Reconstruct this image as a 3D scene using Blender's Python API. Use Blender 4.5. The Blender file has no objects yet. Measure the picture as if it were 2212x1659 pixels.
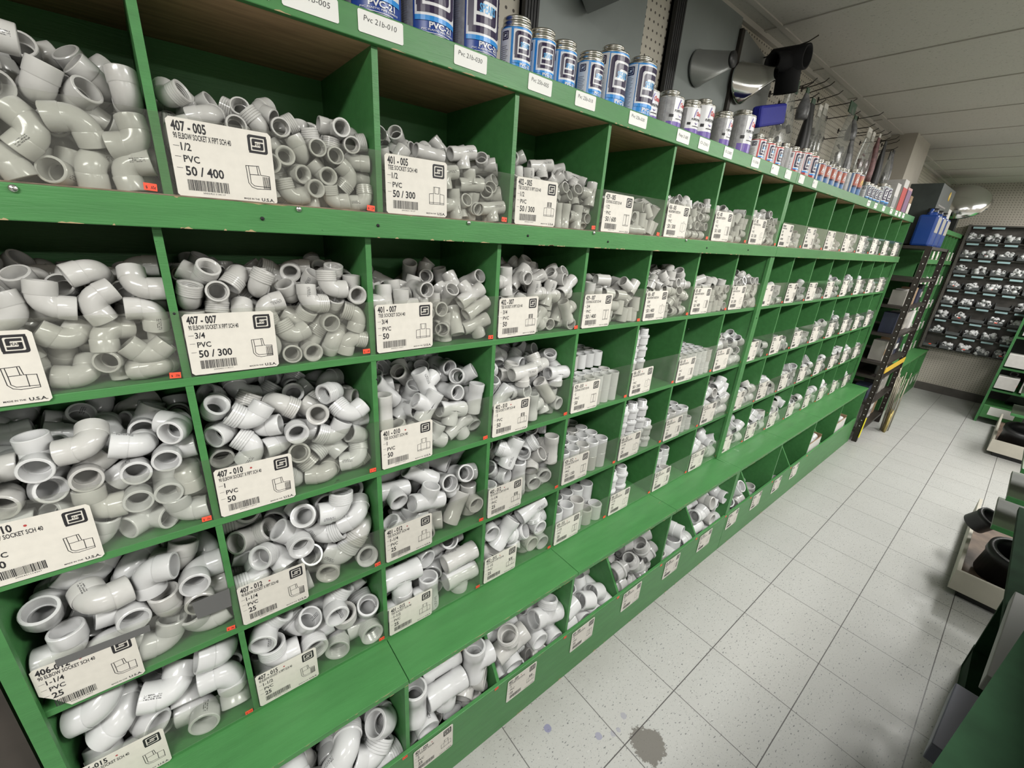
import bpy, bmesh, math, random
from mathutils import Vector, Matrix, Quaternion, Euler
PI=math.pi
sc=bpy.context.scene; COL=sc.collection
# ---------------- camera ----------------
def setup_camera():
    cx,cy,cz,yaw,pitch,roll,f=(0.30422, -0.82447, 1.61522, 0.87381, -0.35019, 0.07239, 905.25883)
    cyw,syw=math.cos(yaw),math.sin(yaw); cp,sp=math.cos(pitch),math.sin(pitch)
    F=Vector((cyw*cp,syw*cp,sp)); R=F.cross(Vector((0,0,1))).normalized(); U=R.cross(F)
    c,s=math.cos(roll),math.sin(roll); R2=R*c+U*s; U2=U*c-R*s
    cd=bpy.data.cameras.new('camera'); co=bpy.data.objects.new('camera',cd); COL.objects.link(co)
    M=Matrix((R2,U2,-F)).transposed().to_4x4(); M.translation=Vector((cx,cy,cz)); co.matrix_world=M
    cd.sensor_width=36; cd.sensor_fit='HORIZONTAL'; cd.lens=36*f/2212; cd.clip_start=.02; cd.clip_end=60
    sc.camera=co
setup_camera()
# ---------------- world, exposure, big lights ----------------
w=bpy.data.worlds.new('world'); sc.world=w; w.use_nodes=True
w.node_tree.nodes['Background'].inputs[0].default_value=(.75,.76,.72,1); w.node_tree.nodes['Background'].inputs[1].default_value=.25
sc.view_settings.view_transform='Standard'; sc.view_settings.look='None'; sc.view_settings.exposure=0.62; sc.view_settings.gamma=1.0
sc.view_settings.use_curve_mapping=False
sc.cycles.max_bounces=6; sc.cycles.diffuse_bounces=2; sc.cycles.glossy_bounces=3; sc.cycles.transparent_max_bounces=16; sc.cycles.transmission_bounces=3
LIGHTS=[(-.65,-1.35),(1.8,-1.35),(4.25,-1.35),(6.7,-1.35),(-.55,-4.2),(1.9,-4.2),(4.35,-4.2),(6.8,-4.2)]
LIGHT_W=30
def area_lights():
    for i,(x,y) in enumerate(LIGHTS):
        ld=bpy.data.lights.new('tube_light','AREA'); ld.shape='RECTANGLE'; ld.size=1.16; ld.size_y=.28; ld.energy=LIGHT_W*(1 if y>-3 else .8); ld.color=(1,.985,.94)
        o=bpy.data.objects.new('tube_light',ld); COL.objects.link(o); o.location=(x,y,2.455)
area_lights()
# ---------------- helpers ----------------
def lnk(o): COL.objects.link(o); return o
def tag(o,label=None,cat=None,group=None,kind=None):
    if label: o['label']=label
    if cat: o['category']=cat
    if group: o['group']=group
    if kind: o['kind']=kind
    return o
def thing(name,label,cat,loc=(0,0,0),group=None,rz=0):
    o=lnk(bpy.data.objects.new(name,None)); o.location=loc; o.rotation_euler=(0,0,rz); o.empty_display_size=.05
    return tag(o,label,cat,group)
def mesh_obj(name,bm,mats,parent=None,smooth=False,ang=35):
    if smooth:
        for f in bm.faces: f.smooth=True
        for e in bm.edges: e.smooth=not(len(e.link_faces)!=2 or e.calc_face_angle(0)>math.radians(ang))
    me=bpy.data.meshes.new(name); bm.to_mesh(me); bm.free()
    for m in (mats if isinstance(mats,(list,tuple)) else [mats]): me.materials.append(m)
    o=lnk(bpy.data.objects.new(name,me))
    if parent: o.parent=parent
    return o
def put(name,me,mat,parent=None,loc=None,rot=None):
    if not me.materials: me.materials.append(mat)
    o=lnk(bpy.data.objects.new(name,me))
    if parent: o.parent=parent
    if loc: o.location=loc
    if rot: o.rotation_euler=rot
    return o
def bx(bm,x0,x1,y0,y1,z0,z1,bev=0,mi=0):
    b=bmesh.new(); bmesh.ops.create_cube(b,size=1)
    for v in b.verts: v.co=Vector((x0+(v.co.x+.5)*(x1-x0),y0+(v.co.y+.5)*(y1-y0),z0+(v.co.z+.5)*(z1-z0)))
    if bev: bmesh.ops.bevel(b,geom=b.edges[:],offset=bev,segments=2,profile=.5,affect='EDGES')
    merge(bm,b,mi); return bm
def merge(bm,b,mi=0,M=None):
    vm=[bm.verts.new(M@v.co if M else v.co) for v in b.verts]; b.verts.index_update()
    for f in b.faces:
        try: nf=bm.faces.new([vm[v.index] for v in f.verts]); nf.material_index=mi; nf.smooth=f.smooth
        except ValueError: pass
    b.free()
def box(name,x0,x1,y0,y1,z0,z1,mat,parent=None,bev=0):
    return mesh_obj(name,bx(bmesh.new(),x0,x1,y0,y1,z0,z1,bev),mat,parent)
def prism(bm,pts,a,b,axis='x',mi=0):
    """polygon in the plane across axis, extruded from a to b"""
    def P(p,t): return Vector((t,p[0],p[1])) if axis=='x' else (Vector((p[0],t,p[1])) if axis=='y' else Vector((p[0],p[1],t)))
    A=[bm.verts.new(P(p,a)) for p in pts]; B=[bm.verts.new(P(p,b)) for p in pts]; n=len(pts)
    fs=[bm.faces.new(A),bm.faces.new(B[::-1])]+[bm.faces.new((A[i],B[i],B[(i+1)%n],A[(i+1)%n])) for i in range(n)]
    for f in fs: f.material_index=mi
    bmesh.ops.recalc_face_normals(bm,faces=fs); return bm
def tube(bm,pts,r,n=8,caps=True,mi=0):
    pts=[Vector(p) for p in pts]; rings=[]
    prev=None
    for i,p in enumerate(pts):
        d=(pts[min(i+1,len(pts)-1)]-pts[max(i-1,0)]).normalized()
        u=(prev-d*prev.dot(d)).normalized() if prev else d.orthogonal().normalized()
        prev=u; v=d.cross(u); rr=r[i] if isinstance(r,(list,tuple)) else r
        rings.append([bm.verts.new(p+u*(math.cos(2*PI*k/n)*rr)+v*(math.sin(2*PI*k/n)*rr)) for k in range(n)])
    for a,b in zip(rings,rings[1:]):
        for k in range(n):
            f=bm.faces.new((a[k],a[(k+1)%n],b[(k+1)%n],b[k])); f.material_index=mi; f.smooth=True
    if caps:
        for q in (rings[0][::-1],rings[-1]): f=bm.faces.new(q); f.material_index=mi
    return bm
def turn(bm,prof,n=24,c=(0,0,0),mi=0,M=None):
    T=Matrix.Translation(c)@(M or Matrix())
    rings=[[bm.verts.new(T@Vector((max(r,1e-5)*math.cos(2*PI*k/n),max(r,1e-5)*math.sin(2*PI*k/n),z))) for k in range(n)] for r,z in prof]
    for a,b in zip(rings,rings[1:]):
        for k in range(n):
            f=bm.faces.new((a[k],a[(k+1)%n],b[(k+1)%n],b[k])); f.material_index=mi; f.smooth=True
    return bm
# ---------------- materials ----------------
def nd(t,typ,**kw):
    n=t.nodes.new(typ)
    for k,v in kw.items():
        if k.startswith('i_'): n.inputs[k[2:].replace('_',' ')].default_value=v
        else: setattr(n,k,v)
    return n
def mat(name,col,rough=.5,metal=0,spec=.5,var=0,vscale=30,bump=0,bscale=200,stretch=None,col2=None,thr=None,emit=None,coat=0):
    m=bpy.data.materials.new(name); m.use_nodes=True; t=m.node_tree; b=t.nodes['Principled BSDF']
    b.inputs['Base Color'].default_value=(*col,1); b.inputs['Roughness'].default_value=rough; b.inputs['Metallic'].default_value=metal
    b.inputs['Specular IOR Level'].default_value=spec; b.inputs['Coat Weight'].default_value=coat
    if emit: b.inputs['Emission Color'].default_value=(*emit[0],1); b.inputs['Emission Strength'].default_value=emit[1]
    if var or bump or col2:
        tc=nd(t,'ShaderNodeTexCoord'); mp=nd(t,'ShaderNodeMapping'); t.links.new(tc.outputs['Object'],mp.inputs[0])
        if stretch: mp.inputs['Scale'].default_value=stretch
    if var or col2:
        n=nd(t,'ShaderNodeTexNoise'); n.inputs['Scale'].default_value=vscale; n.inputs['Detail'].default_value=5; t.links.new(mp.outputs[0],n.inputs[0])
        r=nd(t,'ShaderNodeValToRGB'); t.links.new(n.outputs[0],r.inputs[0])
        if col2:
            a=thr or .6; r.color_ramp.elements[0].position=a-.03; r.color_ramp.elements[1].position=a+.03
            r.color_ramp.elements[0].color=(*col,1); r.color_ramp.elements[1].color=(*col2,1)
        else:
            r.color_ramp.elements[0].position=.3; r.color_ramp.elements[1].position=.7
            r.color_ramp.elements[0].color=(*[c*(1-var) for c in col],1); r.color_ramp.elements[1].color=(*[min(1,c*(1+var)) for c in col],1)
        t.links.new(r.outputs[0],b.inputs['Base Color'])
    if bump:
        n2=nd(t,'ShaderNodeTexNoise'); n2.inputs['Scale'].default_value=bscale; n2.inputs['Detail'].default_value=4; t.links.new(mp.outputs[0],n2.inputs[0])
        bp=nd(t,'ShaderNodeBump'); bp.inputs['Strength'].default_value=bump; bp.inputs['Distance'].default_value=.002; t.links.new(n2.outputs[0],bp.inputs['Height']); t.links.new(bp.outputs[0],b.inputs['Normal'])
    return m
class NT:
    """tiny node-math helper"""
    def __init__(s,m): s.t=m.node_tree
    def m(s,op,a,b=None,c=None):
        n=s.t.nodes.new('ShaderNodeMath'); n.operation=op
        for i,v in enumerate((a,b,c)):
            if v is None: continue
            if isinstance(v,(int,float)): n.inputs[i].default_value=v
            else: s.t.links.new(v,n.inputs[i])
        return n.outputs[0]
    def mix(s,f,a,b):
        n=s.t.nodes.new('ShaderNodeMix'); n.data_type='RGBA'
        for i,v in ((0,f),(6,a),(7,b)):
            if isinstance(v,(int,float)): n.inputs[i].default_value=v
            elif isinstance(v,tuple): n.inputs[i].default_value=(*v,1)
            else: s.t.links.new(v,n.inputs[i])
        return n.outputs[2]
def green_paint(name='green_paint',base=(.052,.205,.060)):
    m=mat(name,base,rough=.42,spec=.4); t=m.node_tree; N=NT(m); b=t.nodes['Principled BSDF']
    tc=nd(t,'ShaderNodeTexCoord'); mp=nd(t,'ShaderNodeMapping'); mp.inputs['Scale'].default_value=(1,6,6); t.links.new(tc.outputs['Object'],mp.inputs[0])
    n=nd(t,'ShaderNodeTexNoise',); n.inputs['Scale'].default_value=9; n.inputs['Detail'].default_value=6; t.links.new(mp.outputs[0],n.inputs[0])
    n3=nd(t,'ShaderNodeTexNoise',); n3.inputs['Scale'].default_value=26; n3.inputs['Detail'].default_value=5; n3.inputs['Roughness'].default_value=.65; t.links.new(tc.outputs['Object'],n3.inputs[0])
    c=N.mix(n.outputs[0],tuple(v*.80 for v in base),tuple(v*1.22 for v in base))
    scr=N.m('GREATER_THAN',n3.outputs[0],.735); c=N.mix(N.m('MULTIPLY',scr,.75),c,(.018,.055,.022))
    n4=nd(t,'ShaderNodeTexNoise'); n4.inputs['Scale'].default_value=5.5; n4.inputs['Detail'].default_value=9; n4.inputs['Roughness'].default_value=.62; t.links.new(mp.outputs[0],n4.inputs[0])
    c=N.mix(N.m('MULTIPLY',N.m('GREATER_THAN',n4.outputs[0],.722),.8),c,(.30,.22,.12))
    t.links.new(c,b.inputs['Base Color'])
    mp2=nd(t,'ShaderNodeMapping'); mp2.inputs['Scale'].default_value=(.25,3,3); t.links.new(tc.outputs['Object'],mp2.inputs[0])
    n2=nd(t,'ShaderNodeTexNoise'); n2.inputs['Scale'].default_value=160; n2.inputs['Detail'].default_value=3; t.links.new(mp2.outputs[0],n2.inputs[0])
    bp=nd(t,'ShaderNodeBump'); bp.inputs['Strength'].default_value=.35; bp.inputs['Distance'].default_value=.001; t.links.new(n2.outputs[0],bp.inputs['Height']); t.links.new(bp.outputs[0],b.inputs['Normal'])
    return m
GREEN=green_paint(base=(.062,.215,.066)); GREEN_SHADE=green_paint('green_paint_shaded',(.030,.125,.040))  # second green: unused darker copy, the shade inside the bins put into its colour
PLY=mat('raw_plywood',(.44,.28,.15),rough=.75,var=.22,vscale=9,stretch=(1,8,1),bump=.2)
def pvc_mat(name,col,dirt):
    m=mat(name,col,rough=.17,spec=.5); t=m.node_tree; N=NT(m); b=t.nodes['Principled BSDF']
    tc=nd(t,'ShaderNodeTexCoord'); oi=nd(t,'ShaderNodeObjectInfo'); sp=nd(t,'ShaderNodeSeparateXYZ'); t.links.new(tc.outputs['Generated'],sp.inputs[0])
    X,Y,Z=sp.outputs
    ad=nd(t,'ShaderNodeVectorMath'); ad.operation='ADD'; t.links.new(tc.outputs['Object'],ad.inputs[0]); cb=nd(t,'ShaderNodeCombineXYZ'); t.links.new(oi.outputs['Random'],cb.inputs[0]); t.links.new(cb.outputs[0],ad.inputs[1])
    n=nd(t,'ShaderNodeTexNoise'); n.inputs['Scale'].default_value=38; n.inputs['Detail'].default_value=4; t.links.new(ad.outputs[0],n.inputs[0])
    v=N.m('ADD',N.m('MULTIPLY',oi.outputs['Random'],.12),.9)
    c=N.mix(N.m('MULTIPLY',n.outputs[0],dirt),col,tuple(q*.72*g for q,g in zip(col,(1.02,1,.93))))
    hs=nd(t,'ShaderNodeHueSaturation'); t.links.new(c,hs.inputs['Color']); t.links.new(v,hs.inputs['Value'])
    # small printed lettering block on one collar
    st=nd(t,'ShaderNodeTexNoise'); st.inputs['Scale'].default_value=26; mp=nd(t,'ShaderNodeMapping'); mp.inputs['Scale'].default_value=(2.2,1,1); t.links.new(tc.outputs['Generated'],mp.inputs[0]); t.links.new(mp.outputs[0],st.inputs[0])
    box_=N.m('MULTIPLY',N.m('LESS_THAN',N.m('ABSOLUTE',N.m('SUBTRACT',X,.27)),.17),N.m('LESS_THAN',N.m('ABSOLUTE',N.m('SUBTRACT',Y,.27)),.06))
    box_=N.m('MULTIPLY',box_,N.m('GREATER_THAN',Z,.75)); box_=N.m('MULTIPLY',box_,N.m('GREATER_THAN',N.m('FRACT',N.m('MULTIPLY',Y,24)),.35))
    box_=N.m('MULTIPLY',box_,N.m('GREATER_THAN',oi.outputs['Random'],.5)); box_=N.m('MULTIPLY',box_,N.m('GREATER_THAN',st.outputs[0],.47))
    t.links.new(N.mix(N.m('MULTIPLY',box_,.8),hs.outputs[0],(.03,.03,.035)),b.inputs['Base Color'])
    b.inputs['Subsurface Weight'].default_value=0
    return m
PVC=pvc_mat('white_pvc',(.60,.597,.59),.75); PVC_W=pvc_mat('clean_white_pvc',(.66,.665,.675),.3); PVC_G=pvc_mat('grey_pvc',(.46,.46,.46),.5)
CARD=mat('card_stock',(.70,.67,.61),rough=.6,var=.04,vscale=60); INK=mat('black_ink',(.018,.017,.02),rough=.6); REDDOT=mat('red_dot',(.42,.05,.05),rough=.6)
INKG=mat('faded_ink',(.25,.24,.23),rough=.7)
ORANGE=mat('fluorescent_sticker',(.95,.10,.05),rough=.5); WHITE=mat('white_label',(.80,.80,.77),rough=.55); STEEL=mat('screw_steel',(.6,.6,.58),rough=.3,metal=1)
TIN=mat('tin',(.62,.60,.55),rough=.27,metal=1,var=.15,vscale=60); TAPE=mat('grey_tape',(.13,.13,.13),rough=.5)
BLACK=mat('black_plastic',(.012,.012,.013),rough=.45); DARKST=mat('dark_rack_steel',(.035,.028,.024),rough=.45,metal=.3); GALV=mat('galvanized_sheet',(.30,.31,.30),rough=.42,metal=.45,var=.12,vscale=6); GALVD=mat('dull_sheet_metal',(.25,.275,.265),rough=.5,metal=.15,var=.1,vscale=5)
CHROME=mat('bright_metal',(.75,.75,.74),rough=.16,metal=1); BEIGE=mat('beige_paint',(.50,.465,.40),rough=.7,var=.03,vscale=12)
def clear_mat(name,tint=(.945,.95,.93),haze=.035,rough=.06):
    m=bpy.data.materials.new(name); m.use_nodes=True; t=m.node_tree; t.nodes.remove(t.nodes['Principled BSDF']); o=t.nodes['Material Output']
    tr=nd(t,'ShaderNodeBsdfTransparent'); tr.inputs[0].default_value=(*tint,1); g=nd(t,'ShaderNodeBsdfGlossy'); g.inputs['Roughness'].default_value=rough; g.inputs['Color'].default_value=(1,1,1,1)
    lw=nd(t,'ShaderNodeLayerWeight'); N=NT(m); fr=N.m('ADD',N.m('MULTIPLY',N.m('POWER',lw.outputs['Facing'],5),.7),.022); mx=nd(t,'ShaderNodeMixShader'); t.links.new(fr,mx.inputs[0]); t.links.new(tr.outputs[0],mx.inputs[1]); t.links.new(g.outputs[0],mx.inputs[2])
    d=nd(t,'ShaderNodeBsdfDiffuse'); d.inputs[0].default_value=(.55,.55,.52,1); m2=nd(t,'ShaderNodeMixShader')
    tc=nd(t,'ShaderNodeTexCoord'); n=nd(t,'ShaderNodeTexNoise'); n.inputs['Scale'].default_value=14; n.inputs['Detail'].default_value=6; t.links.new(tc.outputs['Object'],n.inputs[0])
    t.links.new(N.m('MULTIPLY',n.outputs[0],haze*2),m2.inputs[0]); t.links.new(mx.outputs[0],m2.inputs[1]); t.links.new(d.outputs[0],m2.inputs[2]); t.links.new(m2.outputs[0],o.inputs[0]); return m
ACRYL=clear_mat('clear_acrylic'); BAG=clear_mat('clear_bag',(.88,.89,.88),.16,.15)
# ---------------- flat lettering and drawing helpers ----------------
TXT={}
def txt2d(s,bold=0):
    k=(s,bold)
    if k not in TXT:
        c=bpy.data.curves.new('t','FONT'); c.body=s; c.size=1; c.offset=bold; c.resolution_u=2; o=lnk(bpy.data.objects.new('t',c))
        dg=bpy.context.evaluated_depsgraph_get(); me=bpy.data.meshes.new_from_object(o.evaluated_get(dg))
        TXT[k]=([(v.co.x,v.co.y) for v in me.vertices],[tuple(p.vertices) for p in me.polygons])
        bpy.data.objects.remove(o); bpy.data.curves.remove(c); bpy.data.meshes.remove(me)
    return TXT[k]
def ink_text(bm,s,x,y,h,cond=1,bold=.01,mi=0,shear=0,rot=0,wid=None):
    vs,fs=txt2d(s,bold)
    if not vs: return
    xm=min(v[0] for v in vs); xM=max(v[0] for v in vs); k=h/.72
    if wid: cond=wid/((xM-xm)*k)
    c,sn=math.cos(rot),math.sin(rot)
    def T(v):
        a=(v[0]-xm)*k*cond+v[1]*k*shear; b=v[1]*k; return Vector((x+a*c-b*sn,y+a*sn+b*c,0))
    V=[bm.verts.new(T(v)) for v in vs]
    for f in fs:
        try: bm.faces.new([V[i] for i in f]).material_index=mi
        except ValueError: pass
def ink_rect(bm,x0,x1,y0,y1,mi=0):
    f=bm.faces.new([bm.verts.new((a,b,0)) for a,b in((x0,y0),(x1,y0),(x1,y1),(x0,y1))]); f.material_index=mi
def ink_line(bm,pts,t,mi=0,close=False):
    if close: pts=list(pts)+[pts[0]]
    for (a,b),(c,d) in zip(pts,pts[1:]):
        L=math.hypot(c-a,d-b)
        if L<1e-6: continue
        ux,uy=(c-a)/L*t/2,(d-b)/L*t/2
        f=bm.faces.new([bm.verts.new(p+(0,)) for p in ((a-ux+uy,b-uy-ux),(c+ux+uy,d+uy-ux),(c+ux-uy,d+uy+ux),(a-ux-uy,b-uy+ux))]); f.material_index=mi
def ink_poly(bm,pts,mi=0):
    f=bm.faces.new([bm.verts.new(p+(0,)) for p in pts]); f.material_index=mi
def stroke_L(bm,x0,y0,x1,y1,th,end,flip,r,mi):
    """thick rounded corner stroke: up the left side, round the corner and along the top (flip: mirrored through the middle)"""
    # local: corner at (x0,y1) top-left; vertical leg down to y0, horizontal leg to x1
    P=[(x0,y0),(x0,y1-r)]+[(x0+r-r*math.cos(a),y1-r+r*math.sin(a)) for a in (PI/6,PI/3)]+[(x0+r,y1),(x1,y1),(x1,y1-th),(x0+th+r*.35,y1-th),(x0+th,y1-th-r*.35),(x0+th,y0)]
    if flip: P=[(1-a,1-b) for a,b in P]
    return P
def emblem(bm,x,y,w,h,mi=0,mw=None,text=True,tmi=None):
    """square nested-hook emblem with the maker's name in the middle"""
    def put_(P,m):
        P=[(x+a*w,y+b*h) for a,b in P]
        # fan as quads: outer/inner lists
        n=len(P); f=bmesh.ops.triangle_fill
        vs=[bm.verts.new(p+(0,)) for p in P]; es=[bm.edges.new((vs[i],vs[(i+1)%n])) for i in range(n)]
        r=bmesh.ops.triangle_fill(bm,edges=es,use_beauty=True)
        for g in r['geom']:
            if isinstance(g,bmesh.types.BMFace): g.material_index=m
    put_(stroke_L(bm,0,.12,.98,1,.14,0,False,.14,mi),mi)
    put_(stroke_L(bm,0,.12,.98,1,.14,0,True,.14,mi),mi)
    put_(stroke_L(bm,.21,.42,.80,.80,.15,0,False,.09,mi),mi)
    put_(stroke_L(bm,.21,.42,.80,.80,.15,0,True,.09,mi),mi)
    if text: ink_text(bm,'SPEARS',x+.27*w,y+.42*h,.16*h,mi=mi if tmi is None else tmi,wid=.48*w,bold=.02)
def drawing(bm,k,x,y,s,t=.0009):
    """section drawing of a fitting inside a square of side s"""
    L=lambda *p,c=False: ink_line(bm,[(x+a*s,y+b*s) for a,b in p],t,close=c)
    def hatch(x0,x1,y0,y1,ver=True):
        for i in range(7):
            if ver: q=x0+(x1-x0)*(i+.5)/7; ink_line(bm,[(x+q*s,y+y0*s),(x+q*s,y+y1*s)],t*.8)
            else: q=y0+(y1-y0)*(i+.5)/7; ink_line(bm,[(x+x0*s,y+q*s),(x+x1*s,y+q*s)],t*1.5)
    if k in('elbow','telbow'):
        L((.05,.95),(.55,.98),(.6,.62),(.95,.6),(.95,.05),(.4,.02),(.2,.08),(.08,.25),(.05,.95)); L((.15,.94),(.17,.6),(.55,.62)); L((.17,.6),(.18,.25),(.3,.14),(.95,.13)); L((.48,.96),(.5,.62))
        if k=='telbow': hatch(.66,.94,.07,.55)
        else: L((.66,.62),(.66,.12))
    elif k in('tee','ttee'):
        L((.02,.1),(.02,.62),(.3,.66),(.3,1),(.7,1),(.7,.66),(.98,.62),(.98,.1),c=True); L((.28,.1),(.28,.62)); L((.72,.1),(.72,.62)); L((.36,.98),(.38,.66),(.62,.66),(.64,.98)); L((.02,.18),(.98,.18))
        if k=='ttee': hatch(.32,.68,.72,.98,True)
    elif k=='coupling': L((.15,.05),(.15,.95),(.85,.95),(.85,.05),c=True); L((.45,.05),(.47,.95)); L((.55,.05),(.53,.95)); L((.15,.9),(.5,.85),(.85,.9)); L((.15,.1),(.5,.14),(.85,.1))
    elif k=='male': L((.1,.1),(.1,.85),(.45,.85),(.45,.98),(.62,.98),(.62,.82),(.95,.8),(.95,.15),(.62,.12),(.62,.0),(.45,.0),(.45,.1),c=True); L((.45,.2),(.45,.8))
    elif k=='female': L((.1,.1),(.1,.9),(.9,.95),(.9,.05),c=True); hatch(.5,.88,.1,.9)
    elif k=='angle': L(*[(.5+.42*math.cos(a*PI/8),.5+.42*math.sin(a*PI/8)) for a in range(3,15)]); L(*[(.5+.2*math.cos(a*PI/8),.5+.2*math.sin(a*PI/8)) for a in range(3,15)]); L((.64,.9),(.56,.7)); L((.9,.35),(.7,.44))
    else: L((.25,.05),(.25,.8),(.4,.95),(.6,.95),(.75,.8),(.75,.05),c=True); L((.35,.1),(.35,.75),(.65,.75),(.65,.1))
def stand(bm,x,y,z,yaw=0,tilt=0):
    """flat drawing (x right, y up) onto a plane facing -Y at x,y,z"""
    M=Matrix.Translation((x,y,z))@Matrix.Rotation(yaw,4,'Z')@Matrix.Rotation(tilt,4,'Y')@Matrix.Rotation(PI/2,4,'X')
    bmesh.ops.transform(bm,matrix=M,verts=bm.verts); return bm
# ---------------- room ----------------
CEIL=2.505; WALLY=.300; XE=7.95; X0=-3.2; YF=-6.0
def floor_mat():
    m=mat('vinyl_tile',(.5,.5,.48),rough=.32,spec=.45); t=m.node_tree; N=NT(m); b=t.nodes['Principled BSDF']
    tc=nd(t,'ShaderNodeTexCoord'); sp=nd(t,'ShaderNodeSeparateXYZ'); t.links.new(tc.outputs['Object'],sp.inputs[0]); X,Y,Z=sp.outputs
    u=N.m('DIVIDE',N.m('SUBTRACT',X,0.958),.3048); v=N.m('DIVIDE',N.m('SUBTRACT',Y,-0.1098),.3048)
    fu,fv=N.m('FRACT',N.m('ADD',u,100)),N.m('FRACT',N.m('ADD',v,100))
    du=N.m('MINIMUM',fu,N.m('SUBTRACT',1,fu)); dv=N.m('MINIMUM',fv,N.m('SUBTRACT',1,fv))
    line=N.m('MAXIMUM',N.m('MULTIPLY',N.m('LESS_THAN',du,.005),.8),N.m('MULTIPLY',N.m('LESS_THAN',dv,.0055),.9))
    cb=nd(t,'ShaderNodeCombineXYZ'); t.links.new(N.m('FLOOR',u),cb.inputs[0]); t.links.new(N.m('FLOOR',v),cb.inputs[1])
    wn=nd(t,'ShaderNodeTexWhiteNoise'); t.links.new(cb.outputs[0],wn.inputs[0])
    def noise(sc_,det,stretch=None,rough=.5):
        n=nd(t,'ShaderNodeTexNoise'); n.inputs['Scale'].default_value=sc_; n.inputs['Detail'].default_value=det; n.inputs['Roughness'].default_value=rough
        if stretch:
            mp=nd(t,'ShaderNodeMapping'); mp.inputs['Scale'].default_value=stretch; mp.inputs['Rotation'].default_value=(0,0,.5); t.links.new(tc.outputs['Object'],mp.inputs[0]); t.links.new(mp.outputs[0],n.inputs[0])
        else: t.links.new(tc.outputs['Object'],n.inputs[0])
        return n.outputs[0]
    base=N.mix(N.m('MULTIPLY',wn.outputs[0],.6),(.475,.475,.46),(.44,.445,.435))
    base=N.mix(N.m('MULTIPLY',noise(6,4),.35),base,(.37,.365,.345))
    fl=noise(75,2,(1,2.6,1)); base=N.mix(N.m('MULTIPLY',N.m('GREATER_THAN',fl,.66),.85),base,(.10,.105,.11))
    fl2=noise(150,2,(2.4,1,1)); base=N.mix(N.m('MULTIPLY',N.m('GREATER_THAN',fl2,.655),.5),base,(.20,.20,.19))
    fl3=noise(48,2,(1,2,1)); base=N.mix(N.m('MULTIPLY',N.m('LESS_THAN',fl3,.30),.35),base,(.62,.62,.60))
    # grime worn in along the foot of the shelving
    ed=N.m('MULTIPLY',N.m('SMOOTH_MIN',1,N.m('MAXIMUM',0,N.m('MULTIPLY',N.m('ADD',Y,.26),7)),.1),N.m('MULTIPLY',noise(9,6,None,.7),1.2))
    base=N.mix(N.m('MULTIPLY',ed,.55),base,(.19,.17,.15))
    wob=N.m('MULTIPLY',N.m('SUBTRACT',noise(22,8,None,.8),.5),2.2)
    def blob(cx,cy,r,k,col,bs,soft=.05):
        nonlocal_=None
        d=N.m('SQRT',N.m('ADD',N.m('POWER',N.m('SUBTRACT',X,cx),2),N.m('POWER',N.m('SUBTRACT',Y,cy),2)))
        q=N.m('LESS_THAN',N.m('ADD',N.m('DIVIDE',d,r),N.m('MULTIPLY',wob,k)),1)
        return N.mix(N.m('MULTIPLY',q,soft),bs,col)
    for cx,cy,r,k,col,o in [(1.084, -0.221, 0.013, 0.25, (0.2, 0.2, 0.34), 0.8), (1.211, -0.343, 0.012, 0.5, (0.25, 0.25, 0.36), 0.7), (1.283, -0.372, 0.008, 0.5, (0.28, 0.28, 0.36), 0.6), (1.335, -0.355, 0.011, 0.8, (0.28, 0.28, 0.35), 0.6), (1.257, -0.369, 0.009, 0.8, (0.28, 0.28, 0.35), 0.6), (1.33, -0.462, 0.058, 0.9, (0.15, 0.14, 0.125), 0.9)]: base=blob(cx,cy,r,k,col,base,o)
    base=N.mix(line,base,(.045,.04,.04)); t.links.new(base,b.inputs['Base Color'])
    t.links.new(N.m('ADD',N.m('MULTIPLY',noise(12,4),.25),.22),b.inputs['Roughness'])
    return m
def ceil_mat():
    m=mat('ceiling_tile',(.55,.53,.48),rough=.9,spec=.1,bump=.5,bscale=130); t=m.node_tree; N=NT(m); b=t.nodes['Principled BSDF']
    tc=nd(t,'ShaderNodeTexCoord'); sp=nd(t,'ShaderNodeSeparateXYZ'); t.links.new(tc.outputs['Object'],sp.inputs[0]); X,Y,Z=sp.outputs
    fu=N.m('FRACT',N.m('ADD',N.m('DIVIDE',N.m('SUBTRACT',X,2.52),.6065),100)); du=N.m('MINIMUM',fu,N.m('SUBTRACT',1,fu))
    n=nd(t,'ShaderNodeTexNoise'); n.inputs['Scale'].default_value=110; n.inputs['Detail'].default_value=3; t.links.new(tc.outputs['Object'],n.inputs[0])
    n2=nd(t,'ShaderNodeTexNoise'); n2.inputs['Scale'].default_value=2.2; n2.inputs['Detail'].default_value=3; t.links.new(tc.outputs['Object'],n2.inputs[0])
    c=N.mix(N.m('MULTIPLY',n.outputs[0],.6),(.62,.60,.55),(.50,.48,.43)); c=N.mix(N.m('MULTIPLY',n2.outputs[0],.4),c,(.52,.47,.40))
    c=N.mix(N.m('MULTIPLY',N.m('GREATER_THAN',n.outputs[0],.66),.35),c,(.17,.16,.14))
    c=N.mix(N.m('MULTIPLY',N.m('LESS_THAN',du,.006),.75),c,(.09,.08,.07))
    t.links.new(c,b.inputs['Base Color']); return m
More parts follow.
